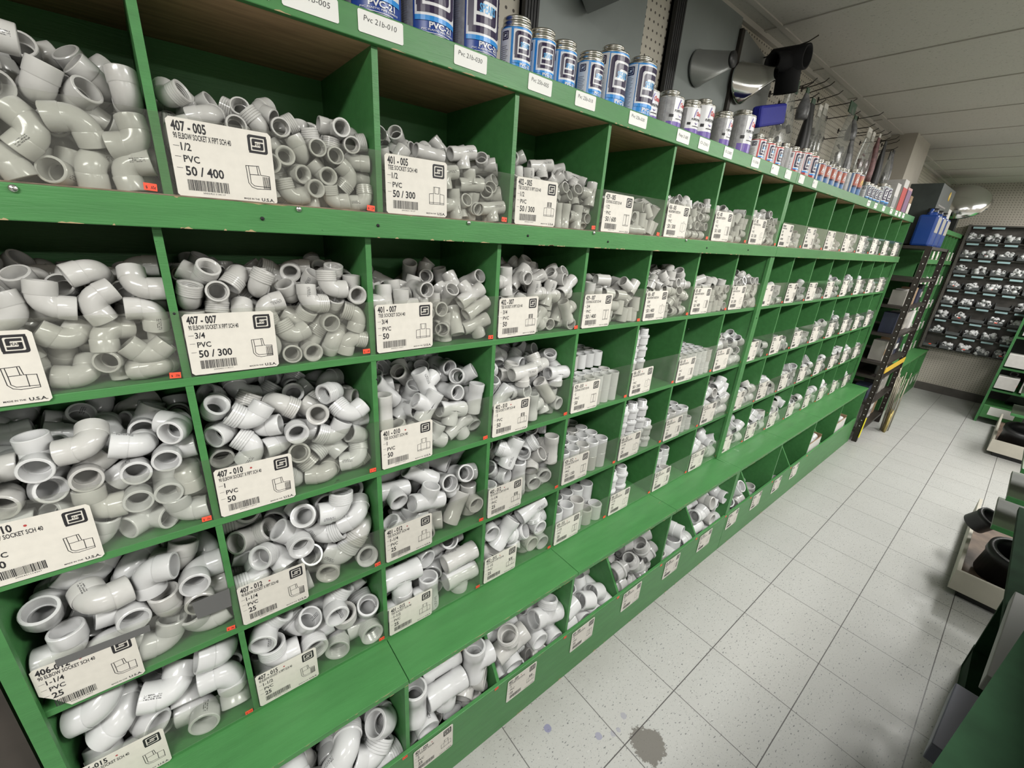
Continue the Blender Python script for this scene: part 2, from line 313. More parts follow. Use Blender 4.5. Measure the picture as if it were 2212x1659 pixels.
def peg_mat(name,col,dot,ax):
    m=mat(name,col,rough=.6,spec=.3); t=m.node_tree; N=NT(m); b=t.nodes['Principled BSDF']
    tc=nd(t,'ShaderNodeTexCoord'); sp=nd(t,'ShaderNodeSeparateXYZ'); t.links.new(tc.outputs['Object'],sp.inputs[0]); A=sp.outputs[ax]; Z=sp.outputs[2]
    def f(a): q=N.m('SUBTRACT',N.m('FRACT',N.m('ADD',N.m('DIVIDE',a,.0254),200)),.5); return N.m('MULTIPLY',q,q)
    d=N.m('LESS_THAN',N.m('ADD',f(A),f(Z)),.026)
    n=nd(t,'ShaderNodeTexNoise'); n.inputs['Scale'].default_value=4; n.inputs['Detail'].default_value=4; t.links.new(tc.outputs['Object'],n.inputs[0])
    c=N.mix(n.outputs[0],tuple(v*.85 for v in col),tuple(v*1.1 for v in col))
    t.links.new(N.mix(N.m('MULTIPLY',d,.9),c,dot),b.inputs['Base Color']); return m
FLOORM=floor_mat(); CEILM=ceil_mat(); PEG=peg_mat('pegboard_white',(.60,.56,.48),(.05,.04,.035),0); PEGE=peg_mat('pegboard_end',(.50,.46,.40),(.10,.09,.08),1)
def S(name,x0,x1,y0,y1,z0,z1,m): o=box(name,x0,x1,y0,y1,z0,z1,m); o['kind']='structure'; return o
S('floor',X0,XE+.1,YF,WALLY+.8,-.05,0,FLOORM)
S('ceiling',X0,XE+.1,YF,WALLY+.1,CEIL,CEIL+.05,CEILM)
S('wall_back',X0,XE+.1,WALLY,WALLY+.06,0,CEIL,PEG)
S('wall_end',XE,XE+.06,YF,WALLY,0,CEIL,PEGE)
S('wall_front',X0,XE+.1,YF-.06,YF,0,CEIL,BEIGE)
S('wall_entrance',X0-.06,X0,YF,WALLY,0,CEIL,BEIGE)
BB=mat('dark_baseboard',(.085,.075,.068),rough=.6,var=.2,vscale=8)
S('baseboard_end',XE-.016,XE-.001,-2.6,-.135,0,.10,BB)
g=bmesh.new()
for i in range(-9,10):
    x=2.52+.6065*i
    if X0<x<XE: bx(g,x-.011,x+.011,YF,WALLY-.001,CEIL-.005,CEIL+.002)
for y in (.215,-1.005,-2.225,-3.445,-4.665): bx(g,X0,XE,y-.011,y+.011,CEIL-.0055,CEIL+.002)
bx(g,X0,XE,WALLY-.02,WALLY,CEIL-.02,CEIL)
TBAR=mat('ceiling_tbar',(.54,.51,.46),rough=.6); o=mesh_obj('trim_ceiling_grid',g,TBAR); o['kind']='structure'
o=S('wall_column',4.86,5.36,.12,WALLY+.01,0,CEIL,BEIGE)
# ceiling fixtures above the aisle
DIFF=mat('lit_diffuser',(.9,.9,.88),rough=.6,emit=((1,.985,.94),3.0)); FRAME=mat('white_metal_frame',(.7,.7,.68),rough=.4)
for i,(x,y) in enumerate(LIGHTS):
    t=thing('ceiling_light','recessed fluorescent ceiling light above the %s, number %d towards the end wall'%('shelving aisle' if y>-3 else 'far aisle',i%4+1),'ceiling light',(x,y,CEIL),'fluorescent ceiling lights')
    b=bmesh.new(); 
    for a in(-.61,.58): bx(b,a,a+.03,-.30,.30,-.03,-.004)
    for a in(-.30,.27): bx(b,-.58,.58,a,a+.03,-.03,-.004)
    mesh_obj('frame',b,FRAME,t); box('diffuser',-.58,.58,-.27,.27,-.018,-.012,DIFF,t)
# ---------------- bin shelving ----------------
UX=[0.018, 0.327, 0.64, 0.951, 1.26, 1.57, 1.881, 2.191, 2.495, 2.807, 3.119, 3.431, 3.743, 4.055, 4.367, 4.679, 4.991]
LX=[0.018, 0.305, 0.618, 0.934, 1.247, 1.557, 1.87, 2.183, 2.495, 2.807, 3.119, 3.431, 3.743, 4.055, 4.367, 4.679, 4.991]
ZT=1.932
ROWS=dict(A=(1.6285,1.889),B=(1.3506,1.585),C=(1.0681,1.336),D=(.7938,1.054),E=(.5357,.780),F=(.012,.520))
SCREWS=[]
def shelving(k,label,xa,xb,ux,lx):
    t=thing('bin_shelving',label,'shelving unit',(0,0,0),'green wooden bin shelving units')
    P=lambda n,*a,m=GREEN,bev=0: box(n,*a,m,t,bev)
    P('top_board',xa,xb,.0,.292,1.889,ZT-.004,m=PLY); P('top_paint',xa,xb,.018,.292,ZT-.004,ZT-.001,m=GREEN)
    P('fascia',xa,xb,-.012,.0,1.889,ZT,bev=.0015)
    P('back_panel',xa,xb,.284,.294,.0,1.889,m=GREEN)
    for x0,x1 in((xa,xa+.018),(xb-.018,xb)):
        b=bmesh.new(); prism(b,[(-.12,0),(.284,0),(.284,1.889),(0,1.889),(0,.53),(-.12,.525)],x0,x1); mesh_obj('side_panel',b,GREEN,t)
        b=bmesh.new(); bx(b,x0-.004 if x0>xa else x0,x1 if x0>xa else x1+.004,-.003,.009,.537,1.583); mesh_obj('face_stile',b,GREEN,t)
    P('rail',xa,xb,-.012,.003,1.585,1.6285,bev=.0015)
    P('shelf',xa+.018,xb-.018,.003,.284,1.612,1.6275,m=PLY)
    for x in ux[1:-1]:
        b=bmesh.new(); bx(b,x-.0055,x+.0055,-.001,.284,1.6275,1.889); 
        mesh_obj('divider',b,GREEN,t)
    for r,zu in(('B',1.612),('C',0),('D',0),('E',0)):
        z=ROWS[r][0]; P('shelf',xa+.018,xb-.018,.0095,.284,z-.0145,z,bev=.001)
    for x in lx[1:-1]: P('divider',x-.0055,x+.0055,.0105,.284,.5357,1.612)
    # ledge of separate boards over the bottom bins
    for j in range(0,8,2):
        P('ledge_board',lx[j]+(.0008 if j else 0),lx[j+2]-.0008,-.128,.012,.512,.5275,bev=.001)
    for j in range(1,8):
        x=lx[j]; b=bmesh.new()
        if j%2==0: prism(b,[(-.112,.012),(.284,.012),(.284,.512),(-.112,.512)],x-.0055,x+.0055)
        else: prism(b,[(-.112,.012),(.284,.012),(.284,.512),(.075,.512),(-.112,.232)],x-.0055,x+.0055)
        mesh_obj('bottom_divider',b,GREEN,t)
    P('front_board',xa+.001,xb-.001,-.124,-.112,.0,.2355,bev=.0015); P('bottom_board',xa+.018,xb-.018,-.112,.284,.0,.012)
    # raw wood showing where the paint has chipped off the edges
    r_=random.Random(k*17); b=bmesh.new(); y_=-.0127
    def chips(n,z,hh,y,step=0):
        for q in range(n):
            cx=r_.uniform(xa+.02,xb-.05); L=r_.choice((.003,.006,.01,.02,.035))*r_.uniform(.6,1.4); m_=6
            lo=[(cx+L*a/m_,z) for a in range(m_+1)]; hi=[(cx+L*a/m_,z+step*hh*r_.uniform(.25,1)*math.sin(PI*(a+.5)/(m_+1))) for a in range(m_,-1,-1)]
            P=lo+hi
            if step<0: P=P[::-1]
            vs=[b.verts.new((p_[0],y,p_[1])) for p_ in P]
            try: b.faces.new(vs)
            except ValueError: pass
    chips(46,1.5852,.0035,-.0123,1); chips(30,1.8892,.003,-.0123,1); chips(16,1.6283,.002,-.0123,-1)
    chips(90,.5273,.003,-.1284,-1); chips(50,.5122,.003,-.1284,1); chips(26,.2353,.003,-.1243,-1); chips(20,.001,.01,-.1243,1)
    mesh_obj('chipped_edges',b,CHIP,t)['kind']='stuff'
    P('raw_edge',xa+.02,xb-.02,-.010,-.0026,1.6286,1.6305,m=CHIPD)
    return t
CHIP=mat('raw_wood_chip',(.42,.31,.17),rough=.8); CHIPD=mat('dusty_wood_edge',(.20,.15,.11),rough=.85,var=.4,vscale=40)
U1=shelving(1,'long green wooden bin shelving nearest the camera, full of white pipe fittings',0,2.495,UX[:9],LX[:9])
U2=shelving(2,'second green wooden bin shelving, further along the aisle, with fuller bottom cartons',2.496,4.991,UX[8:],LX[8:])
# screws and screw heads on the rail
def screw(parent,x,y,z,r=.0045,m=STEEL):
    b=bmesh.new(); turn(b,[(r*1.0,0),(r,.001),(r*.7,.0022),(0,.0027)],12,M=Matrix.Rotation(PI/2,4,'X')); bx(b,-r*.6,r*.6,-.0029,-.0026,-.0004,.0004); bx(b,-.0004,.0004,-.0029,-.0026,-r*.6,r*.6)
    o=mesh_obj('screw',b,m,parent,smooth=True); o.location=(x,y,z)
for x,z in((.178,1.622),(.495,1.6245),(.83,1.6245),(1.235,1.6245),(1.71,1.6245)): screw(U1,x,-.0135,z)
for x,z in((.63,1.607),(.44,1.606),(1.0,1.606),(1.3,1.604),(1.86,1.604),(2.2,1.606)): screw(U1,x,-.0123,z,.003,INK)
for i in range(9): screw(U1 if i else U1,LX[i] if i else .012,-.0035,1.46 if i%2 else 1.30,.002,INK)
# ---------------- clear strips ----------------
def strip(x0,x1,z0,z1,y,label,seed=0):
    b=bmesh.new(); bx(b,x0,x1,y-.0016,y,z0,z1); o=mesh_obj('clear_guard',b,ACRYL); tag(o,label,'clear plastic strip','clear plastic guards across the bin fronts'); return o
RN={'A':'top','B':'second','C':'third','D':'fourth','E':'fifth','F':'bottom floor-level'}
STR={'A':(1.6295,1.734),'B':(1.352,1.4615),'C':(1.070,1.196),'D':(.796,.905),'E':(.538,.640)}
for ui,(a,c,un) in enumerate(((0,8,'near'),(8,16,'far'))):
    for r,(z0,z1) in STR.items():
        X=UX if r=='A' else LX
        for h in (0,4):
            strip(X[a+h]+(.02 if h==0 else .001),X[a+h+4]-(.02 if h==4 else .001),z0+(.0006 if h else 0),z1+(.002 if h else 0),-.0145 if r=='A' and False else (-.002 if r=='A' else .0088),'clear plastic guard strip across the %s row of the %s green shelving, %s half'%(RN[r],un,'first' if h==0 else 'second'))
# ---------------- price cards ----------------
ORD=['first','second','third','fourth','fifth','sixth','seventh','eighth']
CODE=['406','407','401','402','429','436','435','417']; SUF={'A':'005','B':'007','C':'010','D':'012','E':'015','F':'020'}
SIZT={'A':'1/2','B':'3/4','C':'1','D':'1-1/4','E':'1-1/2','F':'2'}
DESC=['90 ELBOW SOCKET SCH 40','90 ELBOW SOCKET X FIPT SCH 40','TEE SOCKET SCH 40','TEE SOCKET X FIPT SCH 40','COUPLING SOCKET SCH 40','MALE ADAPTER MIPT X SOCKET SCH 40','FEMALE ADAPTER FIPT X SOCKET SCH 40','45 ELBOW SOCKET SCH 40']
QTY={'406':['50 / 500','50 / 300','50','25','25','10'],'407':['50 / 400','50 / 300','50','25','25','10'],'401':['50 / 300','50','50','25','25','25'],'402':['50 / 300','50','50','25','25','10'],'429':['50 / 600','50 / 400','50','25 / 150','25','25'],'436':['50 / 300','50 / 400','50 / 300','25','25','25'],'435':['50 / 600','50 / 400','50','25','25','25'],'417':['50 / 300','50 / 200','50','25','25','10']}
KDRAW=['elbow','telbow','tee','ttee','coupling','male','female','angle']
KN={'elbow':'elbow','telbow':'threaded elbow','tee':'tee','ttee':'threaded tee','coupling':'coupling','male':'male adapter','female':'female adapter','angle':'shallow-bend elbow','cap':'cap'}
rnd=random.Random(5)
def card(c,r,x,z,y,W=.128,H=.1015,tilt=0,kind=None,num=True,stain=False):
    un='near' if c<8 else 'far'; cc=c%8
    b=bmesh.new(); rr=.004
    pts=[(rr,0),(W-rr,0),(W,rr),(W,H-rr),(W-rr,H),(rr,H),(0,H-rr),(0,rr)]
    if stain: pts=[(.03,.0),(W-rr,0),(W,rr),(W,H-rr),(W-rr,H),(rr,H),(0,H-rr),(0,.045),(.012,.03)]
    prism(b,pts,0,.0006,'z'); stand(b,0,0,0)
    o=mesh_obj('bin_card',b,CARD); o.location=(x,y,z); o.rotation_euler=(0,tilt,0)
    kd=kind or KDRAW[cc]
    tag(o,'white printed card with %s drawing, %s row, %s bin column of %s shelving'%({'elbow':'an elbow','telbow':'threaded elbow','tee':'a tee','ttee':'threaded tee','coupling':'coupling','male':'male adapter','female':'female adapter','angle':'bend','cap':'cap'}[kd],RN[r].replace(' floor-level',''),ORD[cc],un),'price card','printed cards on the bins')
    i=bmesh.new(); s=W/.128; yy=H/.1015
    T=lambda t,a,q,h,**k: ink_text(i,t,a*s,q*yy,h*yy,**k)
    if num:
        code=CODE[cc]; ri='ABCDEF'.index(r)
        if c==0 or c>7: T(code+' - '+SUF[r] if False else code+'-'+SUF[r],.005,.0855,.0125,wid=.040*s,bold=.03)
        else: T(code+' - '+SUF[r],.005,.0855,.0125,wid=.040*s,bold=.03)
        T(DESC[cc],.006,.0758,.0075,wid=min(.068,.0034*len(DESC[cc]))*s,bold=.02)
        T(SIZT[r],.0125,.0615,.0098,cond=.8,bold=.02); T('PVC',.0135,.0465,.0090,cond=.85,bold=.02); T(QTY[code][ri],.0135,.0295,.0122,cond=.82,bold=.025)
        T('MADE IN THE',.082,.0045,.0024,wid=.021*s,bold=.02); T('U.S.A.',.106,.0035,.0046,wid=.018*s,bold=.03)
        T('2005421114%d%d%d'%(ri+1,cc,7),.030,.006,.0022,wid=.028*s)
        for q in(.066,.0525,.038): ink_rect(i,.004*s,.011*s,q*yy,(q+.0006)*yy)
    else:
        for q,w_ in((.087,.034),(.079,.05)): 
            for a in range(7): ink_rect(i,(.006+a*w_/7)*s,(.006+(a+.72)*w_/7)*s,q*yy,(q+(.0085 if q>.085 else .005))*yy)
        for q,w_ in((.063,.012),(.049,.018),(.032,.03)):
            for a in range(3): ink_rect(i,(.0125+a*w_/3)*s,(.0125+(a+.7)*w_/3)*s,q*yy,(q+.0085)*yy)
        ink_rect(i,.10*s,.122*s,.004*yy,.0075*yy)
    pr=mesh_obj('printing',stand(i,0,-.00075,0),INK,o)
    i=bmesh.new(); rb=random.Random(c*7+ord(r)); a=.0135
    while a<.064:
        w_=rb.choice((.0005,.0005,.0009,.0013)); ink_rect(i,a*s,(a+w_)*s,.0095*yy,.024*yy); a+=w_+rb.choice((.0005,.0008))
    mesh_obj('barcode',stand(i,0,-.00075,0),INK,o)
    i=bmesh.new(); emblem(i,.096*s,.071*yy,.026*s,.025*yy,text=num); mesh_obj('emblem',stand(i,0,-.00075,0),INK,o)
    i=bmesh.new(); drawing(i,kd,.088*s,.020*yy,.034*s); mesh_obj('fitting_drawing',stand(i,0,-.00075,0),INK,o)
    if r in 'CDEF' and c<8:
        i=bmesh.new(); turn(i,[(0,0),(.0019,0)],14,(.058*s,.090*yy,0)); mesh_obj('red_dot',stand(i,0,-.0008,0),REDDOT,o)
    return o
CZ={'A':1.6285,'B':1.3535,'C':1.0700,'D':.7965,'E':.5390}
U2K={}
for c_,k_,ov in ((8,'coupling',{'D':'tee','E':'angle','F':'angle'}),(9,'female',{'C':'cap','D':'elbow','F':'cap'}),(10,'cap',{'D':'angle','E':'tee'}),(11,'angle',{}),(12,'male',{}),(13,'tee',{}),(14,'elbow',{}),(15,'male',{})):
    for r_ in 'ABCDEF': U2K['%d%s'%(c_,r_)]=ov.get(r_,k_)
for c in range(16):
    for r in 'ABCDEF':
        if c==0: continue
        X=UX if r=='A' else LX
        kk=U2K.get('%d%s'%(c,r)) if c>7 else None
        if r=='F':
            if c>11 or c==1: continue
            x,z,y=X[c]+{2:.010,3:.030}.get(c,.024),.120,-.1255
        else:
            x=X[c]+(.011 if r=='A' else .007); z=CZ[r]+(.018 if r=='E' and False else 0); y=-.0042 if r=='A' else .0066
        H=.1015 if r!='E' else .098
        if c in(2,3) and r in 'ABCDE': W=.130
        else: W=.128
        z+=rnd.uniform(-.0015,.002)
        card(c,r,x,z,y,W=W,H=H,tilt=rnd.uniform(-.012,.012),kind=kk,num=c<8)
for r,x,z,st in(('B',.022,1.345,0),('C',.022,1.066,0),('D',.024,.789,1),('E',.021,.532,0)):
    card(0,r,x,z,.0066,W=.128,H=.103 if r!='E' else .1,tilt=.01,stain=bool(st))
# torn tape pieces on the fourth and fifth strips of the first column
def flat(name,pts,y,m,label=None,cat=None,th=.0006):
    b=bmesh.new(); prism(b,pts,y,y+th,'y'); o=mesh_obj(name,b,m)
    if label: tag(o,label,cat)
    return o
flat('tape_strip',[(.055,.880),(.175,.878),(.176,.893),(.056,.896)],.0055,TAPE,'grey cloth tape along cracked guard above the torn card, first bin column','tape')
flat('tape_strip',[(.243,.862),(.299,.860),(.301,.905),(.24,.904)],.0055,TAPE,'grey cloth tape patch beside the first divider, fourth row','tape')
flat('clear_tape',[(.36,1.700),(.40,1.702),(.402,1.652),(.398,1.651)],-.0046,ACRYL,'strip of shiny clear tape over card in the top row, second column','tape')
# ---------------- little orange price stickers ----------------
def sticker(x,y,z,lab,w=.0145,h=.0095,rz=0,txt_=None):
    b=bmesh.new(); bx(b,0,w,-.0004,0,0,h); o=mesh_obj('price_sticker',b,ORANGE); o.location=(x,y,z); o.rotation_euler=(0,rz,0); tag(o,lab,'price sticker','orange price stickers')
    if txt_:
        i=bmesh.new(); ink_text(i,'$',.002,.0025,.0035,bold=.01); ink_text(i,txt_,w*.50,.0025,.0042,wid=w*.4,bold=.01); mesh_obj('printed_price',stand(i,0,-.0006,0),INK,o)
PR={'A':['.65¢','1.29','.79','1.19'],'B':['.50¢','1.49','.89','1.29'],'C':['.55¢','1.79','1.19','1.69'],'D':['.99¢','1.99','1.49','1.99'],'E':['1.29','2.19','1.79','2.49'],'F':['1.69','2.49','2.19','2.99']}
for c in range(14):
    for r in 'ABCDEF':
        if r=='F' and c in(0,12,13): continue
        X=UX if r=='A' else LX
        x=X[c+1]-.006-.0145-(.006 if r=='A' else .002); y={'A':-.0040,'F':-.1245}.get(r,.0068)
        z={'A':1.6325,'F':.2235}.get(r,ROWS[r][0]+.004)+rnd.uniform(-.001,.002)
        sticker(x,y,z,'orange price sticker in the corner of %s row, %s bin column of %s shelving'%(RN[r].replace(' floor-level',''),ORD[c%8],'near' if c<8 else 'far'),rz=rnd.uniform(-.1,.1),txt_=PR[r][c] if c<4 else None)
# ---------------- handwritten labels on the fascia ----------------
FL=[(.41,.075,''),(.500,.080,'Pvc 21b-005'),(.610,.077,'Pvc 21b-010'),(.787,.074,'Pvc 21b-030'),(.968,.068,'Pvc 25b-005'),(1.112,.07,'Pvc 25b-010'),(1.315,.078,'Pvc 25b-030'),(1.545,.07,'Pump 21-005'),(1.67,.066,'O-2301'),(1.835,.062,'O-2305'),(2.048,.066,'O-2306'),(2.225,.07,'I'),(2.365,.062,'II'),(2.52,.06,'II'),(2.69,.058,'I')]
for k,(x,w_,s_) in enumerate(FL):
    h=.030 if k<7 else .032; b=bmesh.new(); prism(b,[(.002,0),(w_-.002,0),(w_,.002),(w_,h-.002),(w_-.002,h),(.002,h),(0,h-.002),(0,.002)],0,.0005,'z'); stand(b,0,0,0)
    o=mesh_obj('shelf_label',b,WHITE); o.location=(x,-.0127,1.8985 if k<7 else 1.8965); o.rotation_euler=(0,rnd.uniform(-.01,.02),0)
    tag(o,'white handwritten label %son the green top edge, %s from the near end'%('reading '+s_+' ' if len(s_)>3 and k<7 else '',(ORD+['ninth','tenth','eleventh','twelfth','thirteenth','fourteenth','fifteenth'])[k]),'label','handwritten labels along the top edge')
    if s_:
        i=bmesh.new(); ink_text(i,s_,w_*.12,h*(.55 if k<7 else .45),h*.26,wid=w_*.72 if len(s_)>3 else .005,bold=-.005,shear=.12,rot=-.03); mesh_obj('handwriting',stand(i,0,-.0008,0),INK,o)
for k in range(7):
    x=(3.62,3.78,3.98,4.19,4.34,4.45,4.57)[k]; b=bmesh.new(); bx(b,0,.062,-.0005,0,0,.03); o=mesh_obj('shelf_label',b,WHITE); o.location=(x,-.0127,1.897)
    tag(o,'small white label on the green top edge of the far shelving, %s there'%ORD[k],'label','handwritten labels along the top edge')
    i=bmesh.new(); ink_rect(i,.012,.05,.017,.021); mesh_obj('handwriting',stand(i,0,-.0008,0),INKG,o)
# ---------------- pipe fittings ----------------
# OD radius, centre-to-end, coupling length per size index 0..5 (1/2,3/4,1,1-1/4,1-1/2,2)
SZ=[(.0142,.030,.041),(.0172,.035,.046),(.0208,.041,.052),(.0250,.048,.058),(.0285,.054,.064),(.0350,.064,.072)]
SEG=(20,22,24,26,28,30)
def ring(bm,c,u,v,r,n):
    return [bm.verts.new(c+u*(math.cos(2*PI*k/n)*r)+v*(math.sin(2*PI*k/n)*r)) for k in range(n)]
def skin(bm,rings,close=False,flip=False):
    fs=[]
    for a,b in zip(rings,rings[1:]):
        n=len(a)
        for k in range(n):
            q=(a[k],a[(k+1)%n],b[(k+1)%n],b[k])
            fs.append(bm.faces.new(q[::-1] if flip else q))
    return fs
def lathe(bm,prof,n=24,M=Matrix()):
    """closed (r,z) profile turned about z"""
    rs=[ring(bm,M@Vector((0,0,z)),M.to_3x3()@Vector((1,0,0)),M.to_3x3()@Vector((0,1,0)),max(r,1e-5),n) for r,z in prof]
    skin(bm,rs); return rs
def finish(bm,name,ang=38):
    bmesh.ops.remove_doubles(bm,verts=bm.verts,dist=2e-6)
    bmesh.ops.recalc_face_normals(bm,faces=bm.faces)
    for f in bm.faces: f.smooth=True
    for e in bm.edges:
        e.smooth=not(len(e.link_faces)!=2 or e.calc_face_angle(0)>math.radians(ang))
    me=bpy.data.meshes.new(name); bm.to_mesh(me); bm.free(); return me
def sweep_pts(kind,R,H):
    """centre line of a bend: list of (point,tangent)"""
    P=[]
    if kind=='elbow':
        br=R*1.02; a=90
    else:
        br=R*1.9; a=45
    th=math.radians(a); t=br*math.tan(th/2)
    # leg 1 along -X side: from (-H,0) to (-t,0); bend towards direction rotated by th
    n=7 if a==90 else 5
    P.append((Vector((-H,0,0)),Vector((1,0,0))))
    for i in range(n+1):
        f=th*i/n
        P.append((Vector((-t+br*math.sin(f),br*(1-math.cos(f)),0)),Vector((math.cos(f),math.sin(f),0))))
    d=Vector((math.cos(th),math.sin(th),0)); P.append((d*H,d))
    return P
def bend_mesh(kind,s,thread=False):
    R,H,_=SZ[s]; n=SEG[s]
    if kind=='angle': H=H*.86
    P=sweep_pts(kind,R,H); L0=P[0][0]; L1=P[-1][0]
    bm=bmesh.new(); Z=Vector((0,0,1)); rings=[]
    cl=(H)*.52   # collar length
    def rr(p,t,r): return ring(bm,p,t.cross(Z)*-1,Z,r,n)
    t0=P[0][1]; t1=P[-1][1]; rb=R*.945
    # outer
    rings=[rr(L0,t0,R*.955),rr(L0+t0*R*.05,t0,R),rr(L0+t0*cl,t0,R)]
    rings.append(rr(L0+t0*(cl+R*.09),t0,rb))
    for p,t in P[1:-1]: rings.append(rr(p,t,rb))
    e=1.06 if thread else 1.0
    rings.append(rr(L1-t1*(cl+R*.09),t1,rb)); 
    if thread:
        k=5
        rings.append(rr(L1-t1*cl,t1,R*1.0))
        for i in range(k): 
            q=cl*(1-i/k)
            rings.append(rr(L1-t1*q,t1,R*1.05)); rings.append(rr(L1-t1*(q-cl/k*.8),t1,R*1.05)); rings.append(rr(L1-t1*(q-cl/k*.9),t1,R*1.0))
        rings.append(rr(L1-t1*R*.05,t1,R*1.04))
    else: rings.append(rr(L1-t1*cl,t1,R)); rings.append(rr(L1-t1*R*.05,t1,R))
    rings.append(rr(L1,t1,R*.955*e))
    # inner from end 1 back to end 0
    ri=R*.80; rs=R*.70; d=cl*.98
    rings.append(rr(L1,t1,ri*1.02*e))
    if thread:
        k=6
        for i in range(k):
            q=d*(i+.3)/k; rings.append(rr(L1-t1*q,t1,ri*1.0)); rings.append(rr(L1-t1*(q+d/k*.5),t1,ri*.92))
    rings.append(rr(L1-t1*d,t1,ri*.97)); rings.append(rr(L1-t1*d,t1,rs))
    for p,t in reversed(P[1:-1]): rings.append(rr(p,t,rs*.93))
    rings.append(rr(L0+t0*d,t0,rs)); rings.append(rr(L0+t0*d,t0,ri*.97)); rings.append(rr(L0,t0,ri*1.02)); rings.append(rings[0])
    skin(bm,rings)
    off=Vector((H*.27,-H*.27,0)) if kind=='elbow' else Vector((H*.02,-H*.1,0))
    bmesh.ops.translate(bm,verts=bm.verts,vec=off)
    return finish(bm,kind+'_mesh')
def tube_prof(R,L,bore,d,rs,ends=(1,1),lip=.05):
    pass
def coupling_mesh(s):
    R,H,L=SZ[s]; n=SEG[s]; bm=bmesh.new(); ri=R*.82; rs=R*.72; h=L/2
    p=[(R*.955,-h),(R,-h+R*.05),(R,h-R*.05),(R*.955,h),(ri*1.02,h),(ri*.97,.0016),(rs,.0016),(rs,-.0016),(ri*.97,-.0016),(ri*1.02,-h),(R*.955,-h)]
    lathe(bm,p,n); return finish(bm,'coupling_mesh')
def male_mesh(s):
    R,H,L=SZ[s]; n=SEG[s]; bm=bmesh.new(); h=L*.56; rt=R*.80
    p=[(R*.955,-h),(R,-h+R*.05),(R,-.1*h),(R*1.13,-.06*h),(R*1.13,.16*h),(R*1.02,.20*h),(rt,.22*h)]
    k=6
    for i in range(k):
        z=.26*h+(h*.70)*i/k; p+=[(rt*.97,z),(rt*1.04,z+h*.06)]
    p+=[(rt*.93,h),(R*.62,h),(R*.60,0),(R*.70,0),(R*.80,-.02*h),(R*.82,-h),(R*.955,-h)]
    lathe(bm,p,n); return finish(bm,'adapter_mesh')
def female_mesh(s):
    R,H,L=SZ[s]; n=SEG[s]; bm=bmesh.new(); h=L*.52
    p=[(R*.955,-h),(R,-h+R*.05),(R,0),(R*1.07,.04*h),(R*1.07,h-R*.05),(R*1.02,h),(R*.86,h)]
    k=5
    for i in range(k):
        z=h-(h*.8)*(i+.3)/k; p+=[(R*.86,z),(R*.80,z-h*.07)]
    p+=[(R*.66,.02*h),(R*.66,-.02*h),(R*.82,-.02*h),(R*.82,-h),(R*.955,-h)]
    lathe(bm,p,n); return finish(bm,'adapter_mesh')
def cap_mesh(s):
    R,H,L=SZ[s]; n=SEG[s]; bm=bmesh.new(); h=L*.36
    p=[(0,h),(R*.35,h*.97),(R*.7,h*.82),(R*.93,h*.55),(R,h*.3),(R,-h+R*.05),(R*.955,-h),(R*.82,-h),(R*.80,h*.2),(0,h*.3)]
    lathe(bm,p,n); return finish(bm,'cap_mesh')
def solid(bm,r,a,b,n):
    """capped cylinder between points"""
    a=Vector(a); b=Vector(b); d=(b-a).normalized(); u=d.orthogonal().normalized(); v=d.cross(u)
    A=ring(bm,a,u,v,r,n); B=ring(bm,b,u,v,r,n); skin(bm,[A,B]); bm.faces.new(A[::-1]); bm.faces.new(B)
def tmp_obj(fn,name='tmp'):
    bm=bmesh.new(); fn(bm); bmesh.ops.recalc_face_normals(bm,faces=bm.faces)
    me=bpy.data.meshes.new(name); bm.to_mesh(me); bm.free(); o=bpy.data.objects.new(name,me); bpy.context.scene.collection.objects.link(o); return o
def boolean(base,ops):
    for o,op in ops:
        m=base.modifiers.new('b','BOOLEAN'); m.object=o; m.operation=op; m.solver='EXACT'
    dg=bpy.context.evaluated_depsgraph_get(); me=bpy.data.meshes.new_from_object(base.evaluated_get(dg))
    for o in [base]+[o for o,_ in ops]:
        d=o.data; bpy.data.objects.remove(o); bpy.data.meshes.remove(d)
    return me
def tee_mesh(s,thread=False):
    R,H,_=SZ[s]; n=SEG[s]; cl=H*.5; rb=R*.945; ri=R*.81; rs=R*.68; d=cl*.97
    def lat(pr,ax,n=n):
        def f(bm):
            M=Matrix() if ax=='z' else (Matrix.Rotation(PI/2,4,'Y') if ax=='x' else Matrix.Rotation(-PI/2,4,'X'))
            rs_=lathe(bm,pr,n,M); bm.faces.new(rs_[0][::-1]); bm.faces.new(rs_[-1])
        return f
    run=tmp_obj(lat([(R*.955,-H),(R,-H+R*.05),(R,-H+cl),(rb,-H+cl+R*.09),(rb,H-cl-R*.09),(R,H-cl),(R,H-R*.05),(R*.955,H)],'x'))
    Hb=H*1.0; bp=[(rb,0),(rb,Hb-cl*.9-R*.09),(R,Hb-cl*.9)]
    if thread:
        for i in range(4):
            z=Hb-cl*.9+cl*.8*i/4; bp+=[(R*1.05,z+.0003),(R*1.05,z+cl*.15),(R,z+cl*.17)]
    bp+=[(R,Hb-R*.05),(R*.955,Hb)]
    br=tmp_obj(lat(bp,'y'))
    e=.0013
    c1=tmp_obj(lat([(ri*1.02,-H-e),(ri*.97,-H+d),(rs,-H+d+e/4),(rs,H-d-e/4),(ri*.97,H-d),(ri*1.02,H+e)],'x'))
    c2=tmp_obj(lat([(rs*.99,.0001),(rs*.99,Hb-d*.9-e/4),(ri*.97,Hb-d*.9),(ri*1.02,Hb+e)],'y',n-2))
    me=boolean(run,[(br,'UNION'),(c1,'DIFFERENCE'),(c2,'DIFFERENCE')])
    bm=bmesh.new(); bm.from_mesh(me); bpy.data.meshes.remove(me)
    bmesh.ops.translate(bm,verts=bm.verts,vec=Vector((0,-H*.22,0)))
    return finish(bm,'tee_mesh')
